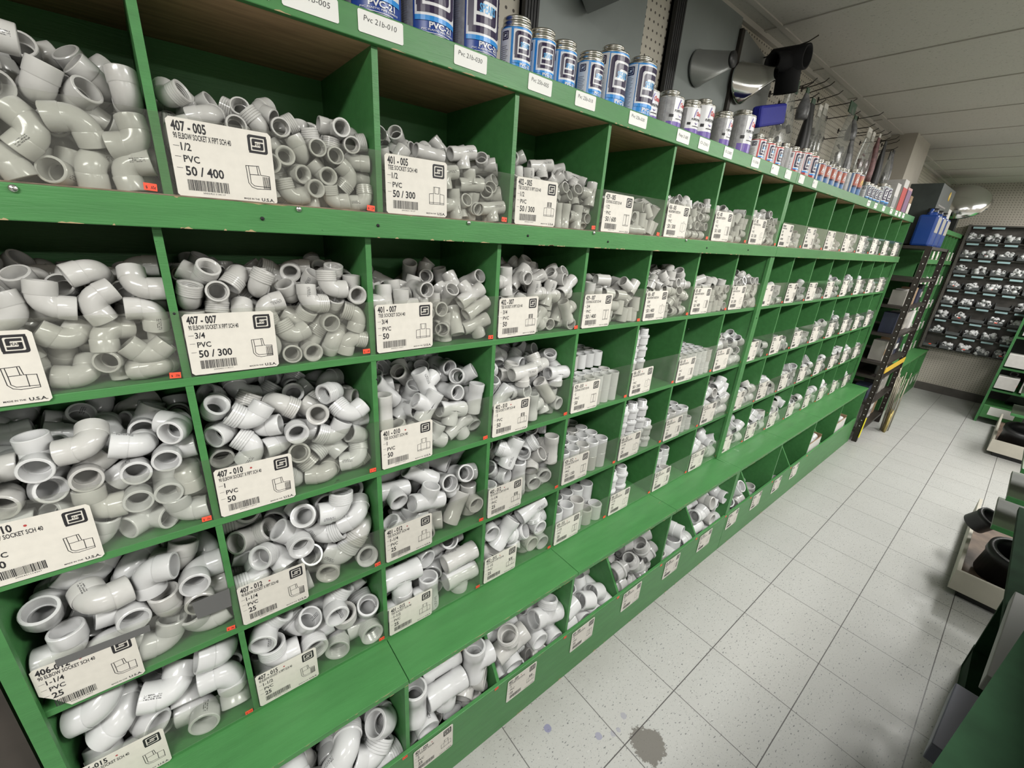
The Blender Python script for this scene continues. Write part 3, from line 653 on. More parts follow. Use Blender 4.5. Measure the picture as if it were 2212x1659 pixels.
KINDS={'elbow':lambda s:bend_mesh('elbow',s),'telbow':lambda s:bend_mesh('elbow',s,True),'angle':lambda s:bend_mesh('angle',s),
 'tee':lambda s:tee_mesh(s),'ttee':lambda s:tee_mesh(s,True),'coupling':coupling_mesh,'male':male_mesh,'female':female_mesh,'cap':cap_mesh}

FDATA=[0,0,0,1,60,60,253,130,53,2,-72,20,-64,356,160,49,43,19,-55,67,542,175,60,2,3,-71,-69,37,119,132,65,37,-60,-24,326,99,51,48,-42,60,46,347,36,126,72,56,-31,21,94,91,225,43,28,-30,-79,32,48,65,68,10,-70,-15,399,65,48,57,59,47,28,470,169,166,67,60,-14,39,202,124,193,4,98,-9,-11,310,141,126,10,-4,97,-14,215,198,284,46,-66,51,27,561,314,206,55,-45,55,-41,100,33,63,49,37,62,-48,203,35,226,46,35,-64,48,460,151,55,49,30,31,74,467,76,208,25,-23,-31,-88,548,130,159,96,5,21,12,191,28,119,70,69,-9,7,199,133,124,9,-60,-78,-2,547,88,36,5,75,-64,-4,105,157,138,39,52,-44,60,376,222,184,60,34,26,66,416,202,251,57,21,61,49,125,34,303,20,-20,66,68,303,238,252,29,94,7,-12,283,33,53,70,-68,-11,-17,459,50,59,38,-31,66,-55,53,229,273,37,65,-56,31,152,120,294,28,28,-5,91,558,49,249,72,-7,68,-6,183,57,37,65,20,-3,-72,265,59,142,53,-43,-54,46,441,36,153,40,48,-62,45,34,148,241,58,29,-62,-41,392,59,238,55,-2,82,12,51,38,165,60,37,53,-45,307,70,207,30,-40,-5,-85,539,36,58,0,-12,-70,70,327,35,302,0,-6,73,-66,244,100,261,21,44,84,-20,488,179,314,8,-37,49,77,522,267,283,87,-30,6,-37,126,78,147,61,-3,77,9,394,126,144,10,-63,-1,-76,544,33,142,75,63,-13,0,284,154,317,1,17,-35,-91,559,153,247,75,1,-64,8,84,110,52,51,-17,83,9,284,183,197,60,-77,-2,-16,543,102,93,70,-4,-1,-70,118,176,232,34,52,53,-56,381,223,329,29,63,70,4,34,55,268,3,69,-2,-71,348,144,238,4,20,-77,-59,489,110,265,38,80,-44,1,138,260,259,48,54,48,49,530,229,200,26,-87,-19,34,343,303,301,10,61,-47,-61,
0,1,0,1,62,62,220,54,51,60,48,40,48,498,146,58,66,7,-2,-74,207,32,230,72,66,-14,7,310,46,44,22,-59,71,30,396,36,249,45,-31,-63,-54,347,361,295,51,19,-19,80,356,404,237,98,13,1,-10,277,108,114,68,35,-62,3,487,147,36,4,-99,-7,-1,330,191,197,6,-60,20,76,478,30,96,22,-27,66,65,179,294,325,42,82,36,-8,191,177,255,49,37,49,61,442,295,284,21,-70,53,41,196,176,64,0,-18,-60,77,374,144,36,3,-73,65,14,115,164,205,9,14,64,-74,411,182,285,60,49,58,21,500,46,301,1,1,-88,-45,270,144,40,32,69,64,6,482,45,37,1,52,-84,9,206,161,158,21,-39,77,45,275,102,221,97,-7,4,-16,425,203,198,32,77,50,19,53,168,292,37,70,-54,25,496,169,326,25,-65,-65,-25,136,37,113,77,57,-25,6,302,47,159,6,-52,67,50,395,54,56,11,64,-8,74,127,77,206,44,60,-52,-40,207,70,139,58,3,-80,4,412,148,85,37,55,45,58,257,235,297,2,23,-91,33,139,129,104,7,91,-17,-35,347,126,94,43,67,-34,-48,451,121,232,38,-61,-28,62,51,120,236,62,-34,34,60,327,149,289,60,45,58,29,496,42,207,46,56,-50,45,516,369,242,35,60,-36,-61,375,119,201,32,76,6,54,496,74,104,45,-51,51,51,349,256,276,54,11,5,-82,501,265,215,69,2,-54,46,406,490,258,6,-38,90,14,53,75,123,98,2,-2,12,300,35,261,9,-3,-72,-67,401,50,149,61,-39,-62,-27,51,276,294,27,-20,78,-52,143,193,333,10,-70,70,-5,518,137,204,49,51,-48,-49,94,447,316,12,20,-32,91,50,51,189,3,99,0,0,147,102,290,36,21,39,81,489,150,117,63,-1,-3,76,251,129,298,26,63,-41,-58,262,333,296,60,8,-75,22,134,368,298,20,-75,-61,-9,515,472,271,55,-43,-56,43,54,31,275,2,0,-70,70,385,81,327,93,-29,-19,7,498,213,273,22,11,32,-90,
0,2,0,2,52,52,366,175,47,1,8,99,-4,489,198,61,51,-51,-48,-48,278,134,80,17,-83,-24,45,166,83,252,28,41,-5,-86,408,175,155,4,51,11,84,486,104,42,5,99,1,-4,161,223,244,30,74,49,-32,268,430,356,41,-57,69,10,41,183,88,42,55,42,56,338,173,128,82,-6,55,0,470,111,93,3,-24,93,25,60,465,283,7,1,11,-98,495,185,191,54,59,-46,35,374,56,42,40,-2,4,91,485,40,62,7,1,67,72,41,178,202,69,7,-70,-11,495,204,309,36,12,10,-91,496,84,366,3,95,-28,-9,63,63,160,5,1,-99,0,231,43,56,42,-40,58,56,505,74,181,47,-46,49,-56,167,59,360,51,49,47,51,206,253,326,36,70,-58,16,465,483,288,7,-95,-27,-1,179,86,146,15,85,-40,-27,270,69,279,22,60,72,22,363,59,131,2,-69,-1,-71,404,299,338,69,60,36,7,472,276,241,2,-20,96,13,133,180,163,39,81,-20,38,272,41,164,3,0,-73,-67,358,61,242,66,-21,-19,68,74,279,364,75,11,4,-63,418,192,357,37,57,66,29,509,362,321,60,36,60,37,62,68,244,74,3,-1,65,375,179,255,7,-9,1,98,444,62,176,46,51,51,50,67,362,279,7,-5,77,-62,317,205,341,55,-5,-82,8,68,61,328,5,72,67,2,259,149,208,14,-74,63,-15,485,61,280,1,72,68,3,206,342,354,52,-18,37,74,305,364,279,12,-69,3,-70,270,60,376,20,-66,69,12,225,166,309,52,60,53,-26,385,64,335,98,-9,14,1,60,429,361,98,11,0,0,189,327,252,7,-62,75,18,386,408,346,81,-6,-27,-49,69,180,314,64,3,2,75,
0,3,0,3,34,34,72,99,51,95,6,11,26,65,231,102,64,65,-26,28,183,182,65,46,-52,11,-70,321,47,69,41,-47,56,53,97,466,350,9,0,-14,98,500,327,222,24,66,-24,-66,184,50,118,63,-60,-32,-36,464,56,70,8,-12,63,75,102,242,296,79,-45,-14,-36,343,69,340,40,-54,-42,-59,362,75,200,73,1,67,0,330,146,71,48,51,-49,49,279,196,313,23,-43,64,-57,160,183,378,86,33,33,-15,70,49,190,71,69,-2,0,481,71,187,0,-70,-70,-2,356,327,335,6,94,-31,2,346,194,193,68,71,9,-11,217,213,181,57,41,-44,-53,475,110,77,69,-70,-3,10,404,157,331,75,58,-11,-27,115,159,190,56,54,4,61,105,315,205,90,12,5,-39,471,478,270,77,-61,9,-8,51,107,315,65,17,72,13,262,464,351,47,3,-87,0,268,315,223,65,-8,60,44,230,73,225,0,98,8,-10,485,224,283,76,32,-24,49,193,437,254,68,23,66,18,198,65,331,80,3,5,-58,480,70,282,0,1,0,-99,90,346,322,52,-24,41,70,479,364,339,0,0,98,-11,
0,4,0,4,22,22,84,220,57,7,3,98,7,493,114,74,26,-67,27,-62,92,75,383,31,-61,71,10,473,194,196,65,-27,-28,63,362,248,58,47,-2,10,86,107,359,139,96,10,2,-22,198,297,210,16,-77,48,37,219,192,74,11,73,-12,-65,353,89,57,74,-1,0,65,284,254,286,76,44,38,22,471,364,257,6,-70,-70,-7,94,66,80,69,28,35,-55,331,149,184,24,-71,23,-60,202,109,178,32,29,11,-88,463,57,220,49,49,-53,47,471,347,137,70,7,7,-70,126,84,263,33,-69,62,-9,288,73,295,94,25,8,-15,467,86,353,97,-11,15,3,60,197,182,49,31,75,28,420,218,311,38,-49,72,28,78,315,275,65,27,-26,-64,
0,5,0,5,14,14,438,270,95,50,57,51,-37,466,94,371,0,-84,0,53,311,443,558,0,-70,29,-64,462,268,325,31,23,70,-59,70,255,585,67,-19,-67,19,434,420,386,98,12,1,-7,260,88,416,49,-23,62,-55,456,390,522,9,-70,-69,-9,428,89,534,19,-57,79,-1,69,390,448,19,68,19,67,338,226,503,50,69,-35,37,305,556,421,13,-95,-26,-3,193,82,600,3,-25,71,-65,232,395,413,38,59,-57,39,
1,0,1,0,72,72,34,47,48,57,-54,46,-40,273,154,39,39,77,29,-38,488,78,45,48,46,-54,50,39,30,166,10,18,67,-70,293,101,113,55,-41,42,-58,302,47,160,5,87,-4,-47,466,29,42,11,1,62,77,61,183,120,86,11,6,-48,115,39,230,97,2,-16,-15,208,226,262,64,38,9,-65,472,174,154,37,-59,12,69,479,44,265,0,-99,1,4,69,97,36,21,-28,40,83,257,41,136,0,87,-2,-47,348,136,61,14,-25,-67,-68,493,138,47,47,-51,42,57,101,38,36,94,20,-6,-22,257,121,213,44,-57,-53,-42,410,44,208,54,46,43,55,484,99,131,32,74,19,54,388,127,226,62,-9,75,-15,572,230,175,14,72,1,67,279,111,40,72,-54,-25,-32,417,114,86,73,1,-66,9,555,114,46,56,-48,-46,47,47,151,51,1,9,-54,-82,358,117,149,27,43,-64,57,437,114,186,25,-61,-5,74,66,254,151,6,-45,86,18,550,46,227,4,74,64,13,492,207,246,73,-17,63,11,391,41,46,4,-68,-5,-72,409,115,31,67,-1,1,-73,430,42,118,1,-91,3,40,573,104,40,10,72,-10,-67,29,164,196,49,-50,-52,47,566,449,258,19,90,-30,-19,257,46,56,35,-12,53,-75,330,69,39,35,-39,47,70,559,31,47,77,60,-14,-10,43,102,132,64,1,-22,-72,246,46,230,31,61,-66,-27,559,240,258,92,35,2,10,480,365,237,19,-65,72,11,121,46,170,18,2,97,4,194,44,200,25,-65,-64,30,324,27,45,2,-16,71,67,509,31,114,72,-59,26,23,38,60,272,48,47,0,-73,329,129,224,13,65,-6,-74,558,139,185,69,12,14,-68,457,431,261,3,48,-57,65,208,143,277,77,5,22,58,360,57,101,18,-22,2,-95,557,83,114,2,0,99,4,98,127,271,36,-13,38,83,169,114,225,9,-78,-60,5,571,147,258,34,-65,31,-59,540,282,217,7,-38,91,10,292,234,272,34,20,-35,-84,360,43,176,85,-6,50,3,557,53,169,2,13,98,10,431,196,250,32,77,-17,-51,504,124,229,60,4,74,27,63,202,252,8,-37,91,13,388,341,246,97,2,19,-6,544,332,266,22,-6,28,92,52,89,207,39,-50,54,54,282,102,282,9,-38,-88,-23,321,44,239,19,69,66,18,471,43,191,46,53,53,46,159,192,213,38,23,-58,-67,
1,1,1,1,75,75,238,32,74,72,-59,27,22,503,149,101,95,-1,28,-5,565,121,49,47,60,-41,-48,322,33,121,4,-23,75,60,243,116,38,9,9,97,15,568,130,212,20,69,-22,-64,230,367,281,61,-59,26,-44,175,45,179,58,-26,66,-37,315,208,302,63,47,-24,55,237,81,97,69,70,-9,-1,315,58,49,53,48,53,43,502,141,38,1,0,-9,-99,177,85,312,20,-74,52,-35,161,139,238,52,-74,-28,-27,95,375,304,6,54,33,-76,493,352,293,70,-18,-61,-30,136,33,46,10,-15,79,57,260,35,206,10,7,70,-69,441,50,133,61,-26,-33,66,69,187,46,43,-35,50,65,341,93,256,78,25,56,5,477,53,67,75,-1,-54,-35,415,485,269,75,-2,64,0,390,173,330,12,-1,-10,98,343,143,38,80,-5,0,-58,389,51,54,3,49,4,-86,34,142,135,69,-11,-69,11,422,142,178,95,4,26,-14,552,139,133,23,63,-68,-25,47,164,237,47,-6,86,-8,73,89,326,40,86,2,-28,104,46,144,67,-8,72,-9,430,146,55,46,-1,87,-3,542,34,53,58,-52,-39,-48,213,195,177,54,67,30,-39,546,433,319,5,-2,94,31,77,121,54,44,-54,-49,-51,386,149,103,57,45,-39,-55,405,35,238,56,39,51,-50,105,174,309,9,-23,-94,20,431,109,272,17,52,58,-58,35,287,287,60,32,66,28,403,202,249,32,45,-51,-64,35,51,52,51,48,50,50,356,73,166,53,78,8,-29,556,33,154,60,54,-47,33,264,143,287,14,17,70,67,491,191,240,18,-95,20,1,180,317,292,31,62,17,-68,293,294,310,68,56,32,-31,35,51,156,49,49,51,48,489,84,201,34,46,-35,-73,35,364,225,57,-44,54,-41,354,236,163,1,-97,-20,-3,567,245,191,33,-60,34,-63,99,146,148,74,-4,65,-9,312,173,196,52,52,28,-60,567,51,267,0,69,0,-71,36,261,193,4,72,-3,-68,199,267,194,56,64,33,-39,485,253,324,22,69,-16,-65,407,376,284,8,64,74,12,36,63,254,47,44,-42,-63,250,110,191,70,60,13,-33,481,34,289,2,0,-73,-67,105,236,193,51,-41,-59,45,319,266,237,12,-28,93,-18,51,448,305,33,-62,62,32,418,285,275,10,16,58,78,111,54,250,50,-52,-41,55,242,57,292,51,28,-44,-67,567,203,281,6,-69,6,-70,223,218,267,79,36,47,0,503,125,311,47,64,-34,-48,147,444,293,87,21,21,36,
1,2,1,2,64,64,345,166,168,92,1,36,8,453,189,44,99,-1,-1,-2,171,151,53,64,70,15,-23,231,76,217,97,-15,-5,12,459,172,109,17,97,-1,8,271,176,114,5,-70,-62,33,423,76,142,44,20,-38,77,56,201,75,42,-41,-49,-62,432,395,284,59,43,-30,-60,516,493,308,68,-66,-17,-20,187,44,120,75,64,7,-5,267,73,52,19,68,-62,-32,524,93,44,78,23,-2,-56,158,307,386,26,14,-89,-31,533,206,211,76,64,2,1,146,156,147,10,12,-9,-97,363,170,61,51,-50,-48,50,387,54,43,96,3,-1,-24,306,462,380,3,-55,25,78,425,168,205,28,72,-48,-39,321,175,273,50,65,54,-11,45,114,70,52,-44,56,-45,312,62,140,22,-69,-51,44,548,74,172,94,-17,22,16,122,382,341,36,-19,-89,-14,180,480,383,4,-39,91,-6,365,268,351,1,-28,28,91,42,130,190,48,-49,-57,43,251,206,213,7,59,-73,-29,436,42,231,36,-34,64,57,56,296,359,42,81,-25,29,368,392,353,34,57,70,24,546,190,319,1,37,92,-8,132,188,225,39,19,89,0,317,59,263,2,23,0,96,522,46,89,89,40,-12,-14,60,368,251,98,16,1,1,434,195,308,60,6,62,49,68,46,108,71,68,10,1,461,96,385,20,79,-46,34,560,177,88,69,-36,58,-16,48,127,392,33,36,-28,-81,556,308,247,59,-44,53,-40,42,241,231,11,-69,9,-69,201,88,300,5,20,96,-9,544,112,245,0,0,-98,11,380,494,299,19,-18,64,71,145,146,368,44,58,63,24,504,299,358,63,-40,-59,-27,126,44,239,69,54,-41,19,233,219,313,95,-19,-6,-19,518,49,313,19,-18,87,40,306,403,261,8,2,-14,98,244,343,335,71,30,-26,-56,467,293,247,42,-31,-67,51,107,233,315,21,80,53,-16,147,42,376,28,-32,70,55,382,82,326,10,91,-20,-33,87,483,285,31,0,-3,94,43,473,387,4,-66,-6,-73,537,403,279,58,-38,-46,-53,56,89,307,90,-17,-6,36,266,120,365,64,-36,6,-67,225,461,289,8,-38,53,74,
1,3,1,3,38,38,424,61,126,72,57,14,-35,70,228,70,49,49,-50,50,357,97,54,1,-97,18,1,68,91,51,5,15,98,7,551,91,66,9,69,-14,-69,533,222,172,66,-22,-21,-67,212,50,70,5,-6,72,68,536,81,209,22,-66,62,-32,85,217,189,97,7,16,-7,296,115,371,23,80,-31,-42,202,141,66,13,-7,69,70,548,230,368,16,81,-27,-48,70,221,380,65,-27,27,65,336,244,285,11,40,-24,-87,303,100,152,45,43,77,2,507,66,311,95,11,-20,-15,71,80,153,6,-71,69,4,471,176,62,75,35,53,11,237,292,189,0,-8,98,12,239,72,288,1,91,1,-39,422,51,394,75,64,1,-8,96,303,297,65,31,10,-67,363,403,365,7,48,-40,-76,156,66,226,41,39,3,81,269,478,343,22,-73,-40,-49,185,323,397,7,-39,66,62,398,188,184,72,-6,3,-67,70,362,205,70,9,-9,69,223,167,208,35,-36,82,24,464,199,278,98,-4,4,-13,203,415,232,8,42,-67,-59,551,321,249,32,-63,-28,64,101,168,294,32,86,37,-8,377,87,258,50,63,27,-52,533,447,331,76,13,-5,61,227,259,308,68,-52,-37,34,418,178,385,1,67,73,1,52,413,383,21,-67,19,-67,
1,4,1,4,22,22,124,254,71,40,-27,58,64,229,212,165,17,28,-91,-20,198,91,60,1,-64,-75,0,359,103,59,2,98,-16,0,80,447,176,98,11,-1,0,59,102,76,12,69,-11,-69,396,79,327,29,64,63,29,287,315,270,39,29,-44,74,121,58,199,3,0,70,70,514,82,59,2,99,-1,1,58,195,217,42,-51,-55,49,289,80,170,1,9,1,-99,253,422,182,62,25,58,44,523,312,197,0,0,70,-70,97,83,358,26,75,54,24,544,112,179,71,14,65,20,226,105,282,57,0,70,40,426,105,184,42,60,-44,-50,340,196,287,38,-52,-68,-32,154,221,342,69,66,22,-15,495,198,284,24,10,91,-31,85,330,360,52,-46,-54,-45,
1,5,1,5,21,21,94,266,288,74,-66,4,2,508,253,270,1,2,99,2,95,278,95,49,49,-51,49,74,133,646,60,-35,-61,36,274,286,327,38,29,-51,70,531,406,401,29,70,-36,-53,283,108,307,32,-48,-60,54,122,386,401,72,65,3,-18,99,104,197,99,0,4,-1,118,100,338,5,6,-99,-1,488,72,321,64,-40,-45,-46,354,401,407,78,-59,9,-8,94,253,497,62,-77,2,1,420,190,397,84,40,21,-26,485,298,540,41,26,48,72,158,375,573,27,81,30,-40,424,74,481,78,49,22,-27,140,90,482,40,9,-3,90,293,242,486,41,65,58,25,310,102,604,88,-12,-43,-9,519,114,614,90,-14,37,13,
2,0,2,0,52,52,38,74,179,79,-1,57,15,447,52,62,7,-69,-9,70,306,205,139,8,-70,68,17,372,31,250,8,5,69,-71,346,145,42,73,67,-1,0,282,24,163,6,6,70,-69,175,172,248,6,88,28,36,434,57,62,5,-74,-8,66,158,90,62,9,72,7,-67,546,176,153,9,40,78,-46,487,52,238,31,-2,25,91,150,297,268,47,-64,45,39,323,58,61,48,48,-50,52,216,41,242,4,-1,-96,-22,473,153,132,51,83,-11,-14,332,112,57,62,-63,32,31,346,175,271,38,0,-89,22,245,145,62,50,49,-49,50,386,59,70,16,73,-7,-65,516,415,268,77,-33,9,53,526,51,115,36,-6,17,91,196,74,61,7,-71,0,69,216,75,63,70,1,-70,9,138,154,62,45,52,-45,55,276,106,168,48,-13,-81,-28,537,62,48,69,-71,-3,1,65,178,134,8,-98,-4,-7,105,80,257,9,-44,69,-55,248,258,253,42,-55,62,-34,536,30,51,1,-10,-66,73,533,178,235,37,8,82,41,411,30,160,3,-3,72,67,70,30,56,20,33,-60,69,320,86,216,71,44,46,-27,400,106,174,54,-64,-18,-49,121,216,235,65,53,52,3,248,77,62,73,2,67,-1,174,65,194,11,-69,69,13,307,172,198,14,25,51,80,537,82,163,17,-6,-24,-94,220,24,52,64,-67,-25,-25,35,140,261,40,-54,-48,54,433,175,203,58,-30,16,72,442,215,273,40,-88,7,-22,153,142,66,48,-43,-61,-44,545,116,56,30,32,61,-64,533,102,236,23,17,68,66,62,61,61,48,50,51,-49,323,28,61,42,48,-52,55,529,58,132,15,-3,20,96,88,27,184,58,-65,-31,-36,50,140,62,42,57,-45,52,
2,1,2,1,44,44,57,269,236,72,21,-41,-50,479,164,64,2,-9,-74,65,344,135,64,43,6,70,-55,160,119,221,39,-53,-54,-50,353,88,73,29,-63,34,62,153,34,190,46,-53,-49,-49,398,329,290,18,41,52,-71,249,119,74,8,-42,-4,89,183,300,248,23,-23,-93,10,564,129,268,31,-58,-46,58,427,77,91,67,-14,68,-22,472,252,266,45,-40,-57,-54,64,141,202,41,45,-37,68,364,456,248,33,14,6,-92,173,46,50,75,65,-3,-1,536,39,68,69,-69,-6,-18,232,73,139,35,-68,55,-31,134,259,205,3,-61,-68,39,258,185,246,70,68,6,-15,523,199,65,72,-67,9,-7,350,319,158,11,-94,28,8,530,467,222,3,1,98,16,316,79,180,49,46,54,50,364,63,72,23,64,-23,68,537,225,160,29,6,13,-93,488,45,233,87,39,-24,9,383,94,223,57,41,-67,-17,128,453,287,5,27,18,94,538,374,164,87,34,11,-31,545,191,188,66,12,-10,72,353,245,286,3,-59,15,78,417,195,170,50,5,-43,74,40,97,69,24,-65,11,-70,253,200,161,9,4,-98,-7,525,49,169,92,27,-22,9,55,52,209,44,-54,55,43,68,412,219,60,11,12,-77,534,94,89,39,-50,52,56,457,149,250,38,-69,53,29,246,73,242,50,-49,47,-52,249,381,183,11,-42,86,21,114,187,55,70,-70,2,-2,532,349,206,92,35,-5,-5,293,283,302,66,34,65,3,
2,2,2,2,41,41,323,137,85,36,-35,38,-76,564,150,75,63,-30,-52,48,110,244,88,42,-50,-51,-54,350,321,327,55,35,-75,0,261,149,104,61,-55,-40,37,178,137,216,54,-19,-22,77,60,229,207,12,-68,-70,-13,442,217,370,43,-56,50,-47,515,409,280,68,72,1,4,44,60,275,70,3,70,-4,201,469,321,55,42,67,-22,343,463,276,90,17,-6,37,70,455,362,85,-14,46,16,541,56,244,75,4,-64,3,540,294,232,61,25,7,74,299,44,89,66,69,22,-14,90,244,335,17,3,58,78,543,286,330,3,72,-67,-8,123,206,88,51,53,-50,44,148,306,257,23,-16,-71,63,401,43,189,67,-72,3,14,82,117,112,50,-52,-36,-58,414,403,360,75,41,-13,-49,125,342,368,28,92,13,-17,357,112,196,71,63,25,-13,259,200,243,7,-66,-31,66,304,119,346,71,41,45,-31,202,160,86,70,-43,-55,0,256,356,235,3,90,-40,-13,234,256,366,40,17,-83,-31,375,224,231,70,51,-21,43,511,101,354,35,85,37,-8,468,70,75,69,-67,-19,-16,454,155,76,62,-72,17,21,142,37,129,43,-39,-59,-54,429,96,282,71,-21,7,-65,41,380,272,41,55,-44,-57,526,493,306,1,0,-68,-72,253,38,263,36,-32,63,60,498,174,208,53,-56,58,23,84,165,310,76,-46,33,27,
2,3,2,3,28,28,559,214,149,2,69,-6,-70,98,388,351,92,25,-17,22,503,465,389,9,96,3,-20,527,104,299,63,-22,-13,-72,213,235,96,31,35,-67,55,267,275,228,53,56,-59,22,431,444,261,35,61,52,-47,365,179,108,48,60,41,-47,78,316,196,11,-72,-66,-9,274,88,56,21,-2,-4,97,88,60,103,47,20,-77,36,424,256,359,7,-41,-89,-9,465,312,220,71,11,-68,-8,201,121,139,64,74,-13,-8,559,70,124,0,-70,2,70,122,260,321,70,-69,-15,1,81,345,131,8,-73,-65,-15,420,125,253,20,-68,-55,43,379,326,224,72,11,-66,-9,424,232,85,4,-5,-75,64,559,258,383,68,19,66,22,290,465,271,48,49,-63,33,254,367,271,49,52,-63,27,273,51,258,12,-6,-67,-72,466,75,112,79,-34,-48,-12,289,168,351,92,16,28,-16,559,393,236,67,-16,-69,14,105,125,305,4,-10,10,-98,
2,4,2,4,16,16,257,54,109,48,50,-48,52,539,215,98,25,-71,-29,58,455,166,320,3,-8,34,93,272,184,302,34,-53,-64,42,494,78,238,95,-29,-3,-1,382,203,59,1,-74,-65,-1,110,58,302,70,-70,0,0,86,55,110,50,50,-48,49,496,58,88,73,-67,0,2,224,330,163,5,-2,-23,-96,131,171,191,68,-69,-16,-16,547,322,258,30,63,21,67,240,380,312,49,-77,-35,-15,70,258,344,69,-11,53,-45,196,213,69,14,70,68,11,373,207,173,3,-46,88,-1,
2,5,2,5,15,15,100,134,443,71,3,-3,69,472,84,114,70,-69,-7,-8,70,98,642,70,0,-70,-1,509,282,596,11,-69,69,12,212,212,338,67,25,-22,-64,502,71,660,49,-51,-49,-50,509,367,473,12,-69,69,11,73,174,284,51,-51,51,-44,269,71,564,0,0,72,-68,505,140,317,5,-72,-68,-10,278,189,707,97,18,-1,-1,297,286,593,74,12,-12,63,349,220,252,45,-50,54,-49,99,336,524,54,-44,-38,-59,448,120,447,15,-89,39,-9,
3,0,3,0,45,45,389,78,158,72,29,-42,-45,119,102,46,53,79,21,19,373,192,59,1,-19,52,-82,558,102,52,59,-27,71,-26,120,425,259,5,79,-59,6,242,30,167,63,-75,15,4,203,175,239,14,-76,61,-14,497,296,238,28,-77,7,55,377,107,236,81,-15,-11,-54,188,396,32,48,3,-4,87,327,38,64,65,-10,-72,-16,457,171,191,41,26,-72,47,204,42,264,9,-15,-58,78,242,306,55,90,-20,28,23,219,69,69,14,53,9,82,261,164,54,64,-62,35,26,328,254,260,80,-48,-32,-9,477,213,236,62,-54,-19,-51,99,119,148,21,-38,-89,-9,293,50,215,50,69,-42,26,314,51,74,57,-11,-74,-30,128,24,194,51,50,48,-49,462,27,63,55,48,-49,46,287,316,254,6,8,-43,-89,547,28,186,52,-39,61,42,463,106,53,72,-60,30,13,58,46,190,73,-5,67,-4,439,439,260,58,-38,-18,68,475,71,51,66,-72,2,-13,379,36,63,71,-2,-69,-3,55,23,74,61,59,-36,36,504,101,243,47,-74,45,-11,40,101,89,56,41,19,-68,345,67,173,50,-42,-32,67,564,89,48,49,-53,48,-49,110,119,224,91,-27,-1,-28,566,69,151,72,2,-68,0,52,73,280,16,90,-32,21,464,63,167,43,-64,-35,51,542,138,226,38,55,13,-72,134,49,59,67,-50,-47,-24,528,102,132,34,-64,40,-55,29,54,180,31,-61,-29,65,418,110,128,77,-26,-32,46,372,138,276,6,26,92,-23,
3,1,3,1,43,43,519,123,87,56,-67,33,34,538,31,113,39,-32,-65,-55,426,234,282,61,-31,69,-20,527,79,99,57,-60,-42,-34,532,182,81,63,-63,-32,-28,152,337,258,61,36,66,-21,533,51,238,78,-54,-28,-9,387,33,212,41,41,55,-59,309,34,69,67,-62,-31,-24,334,99,72,51,-57,-43,-45,567,173,220,22,-67,-17,68,530,256,271,6,-2,-37,-92,555,367,275,22,-67,47,51,74,96,69,70,-70,0,3,169,225,306,8,-12,-11,97,287,208,342,66,37,-64,-5,191,310,355,18,2,-97,-8,415,95,52,49,55,52,41,311,85,270,12,28,78,-53,364,199,317,60,53,-39,-44,56,34,285,48,-54,47,49,159,34,143,67,-60,-34,-26,263,149,287,36,-17,43,80,178,144,210,2,73,23,-63,504,132,306,56,25,68,38,64,39,62,61,-69,24,24,228,47,70,92,-8,-36,-6,255,394,320,26,25,92,-2,350,207,218,46,-48,48,-56,188,57,303,1,-91,-3,-38,37,170,309,53,-43,59,-42,330,56,72,59,-50,-44,-43,547,71,36,74,2,3,66,147,458,263,46,82,-22,-22,277,135,180,64,6,0,75,444,136,194,66,-73,14,-1,437,74,296,28,77,-54,-15,175,119,72,71,8,-67,13,401,82,186,59,48,-47,43,62,111,207,54,74,-27,27,289,497,309,7,5,-60,78,98,69,168,13,-16,81,-53,274,31,220,46,50,51,-51,
3,2,3,2,34,34,243,199,73,28,26,64,-65,559,439,303,41,-57,-38,59,56,101,252,49,49,67,-22,344,40,108,56,-42,-56,-43,463,462,309,51,-12,83,-14,477,327,370,45,66,-58,-11,213,131,310,66,73,8,-7,351,140,217,49,-43,33,66,435,103,101,59,-19,-77,10,60,161,336,21,66,67,-23,377,463,328,82,7,-52,-15,404,112,343,85,47,7,14,99,46,192,29,23,71,-58,82,39,67,68,-72,0,4,228,87,209,61,-7,7,78,534,323,263,65,-57,5,-48,225,360,288,46,-53,18,68,412,236,306,32,76,41,37,282,102,90,61,-11,77,12,556,154,339,48,51,26,65,242,60,87,71,21,-60,27,258,425,374,53,82,16,-7,516,229,239,78,-33,46,23,483,157,211,51,72,-46,4,312,234,351,77,26,-19,-53,534,78,87,4,66,5,-74,242,42,318,1,2,71,-69,208,239,245,17,-70,3,-68,516,39,273,68,-72,2,5,42,282,235,42,57,-39,-57,346,370,289,44,56,-58,38,436,54,196,86,22,42,-15,95,284,367,34,-91,4,20,176,230,400,3,27,-37,88,
3,3,3,3,25,25,420,105,77,57,-54,-43,42,134,224,336,43,-39,7,-80,71,51,100,51,-47,-51,-48,165,221,133,42,53,-49,53,203,285,391,65,-33,8,-67,54,179,126,4,-72,-16,66,527,229,98,48,50,50,-50,245,77,54,10,4,-1,98,456,328,386,34,-67,-64,8,551,353,229,6,-70,9,-70,280,71,187,71,5,69,-6,414,88,225,10,-81,38,-41,368,93,341,32,85,40,6,531,104,100,11,72,-12,66,145,94,208,12,89,14,-39,307,189,101,51,43,55,-48,206,331,199,14,16,55,79,327,259,285,64,3,-56,50,175,455,269,59,46,64,-12,503,215,271,4,-6,-59,-79,192,62,374,73,40,-47,25,550,72,292,70,4,-70,6,256,163,325,24,81,-17,49,515,182,418,7,91,36,-11,49,296,217,69,11,69,9,
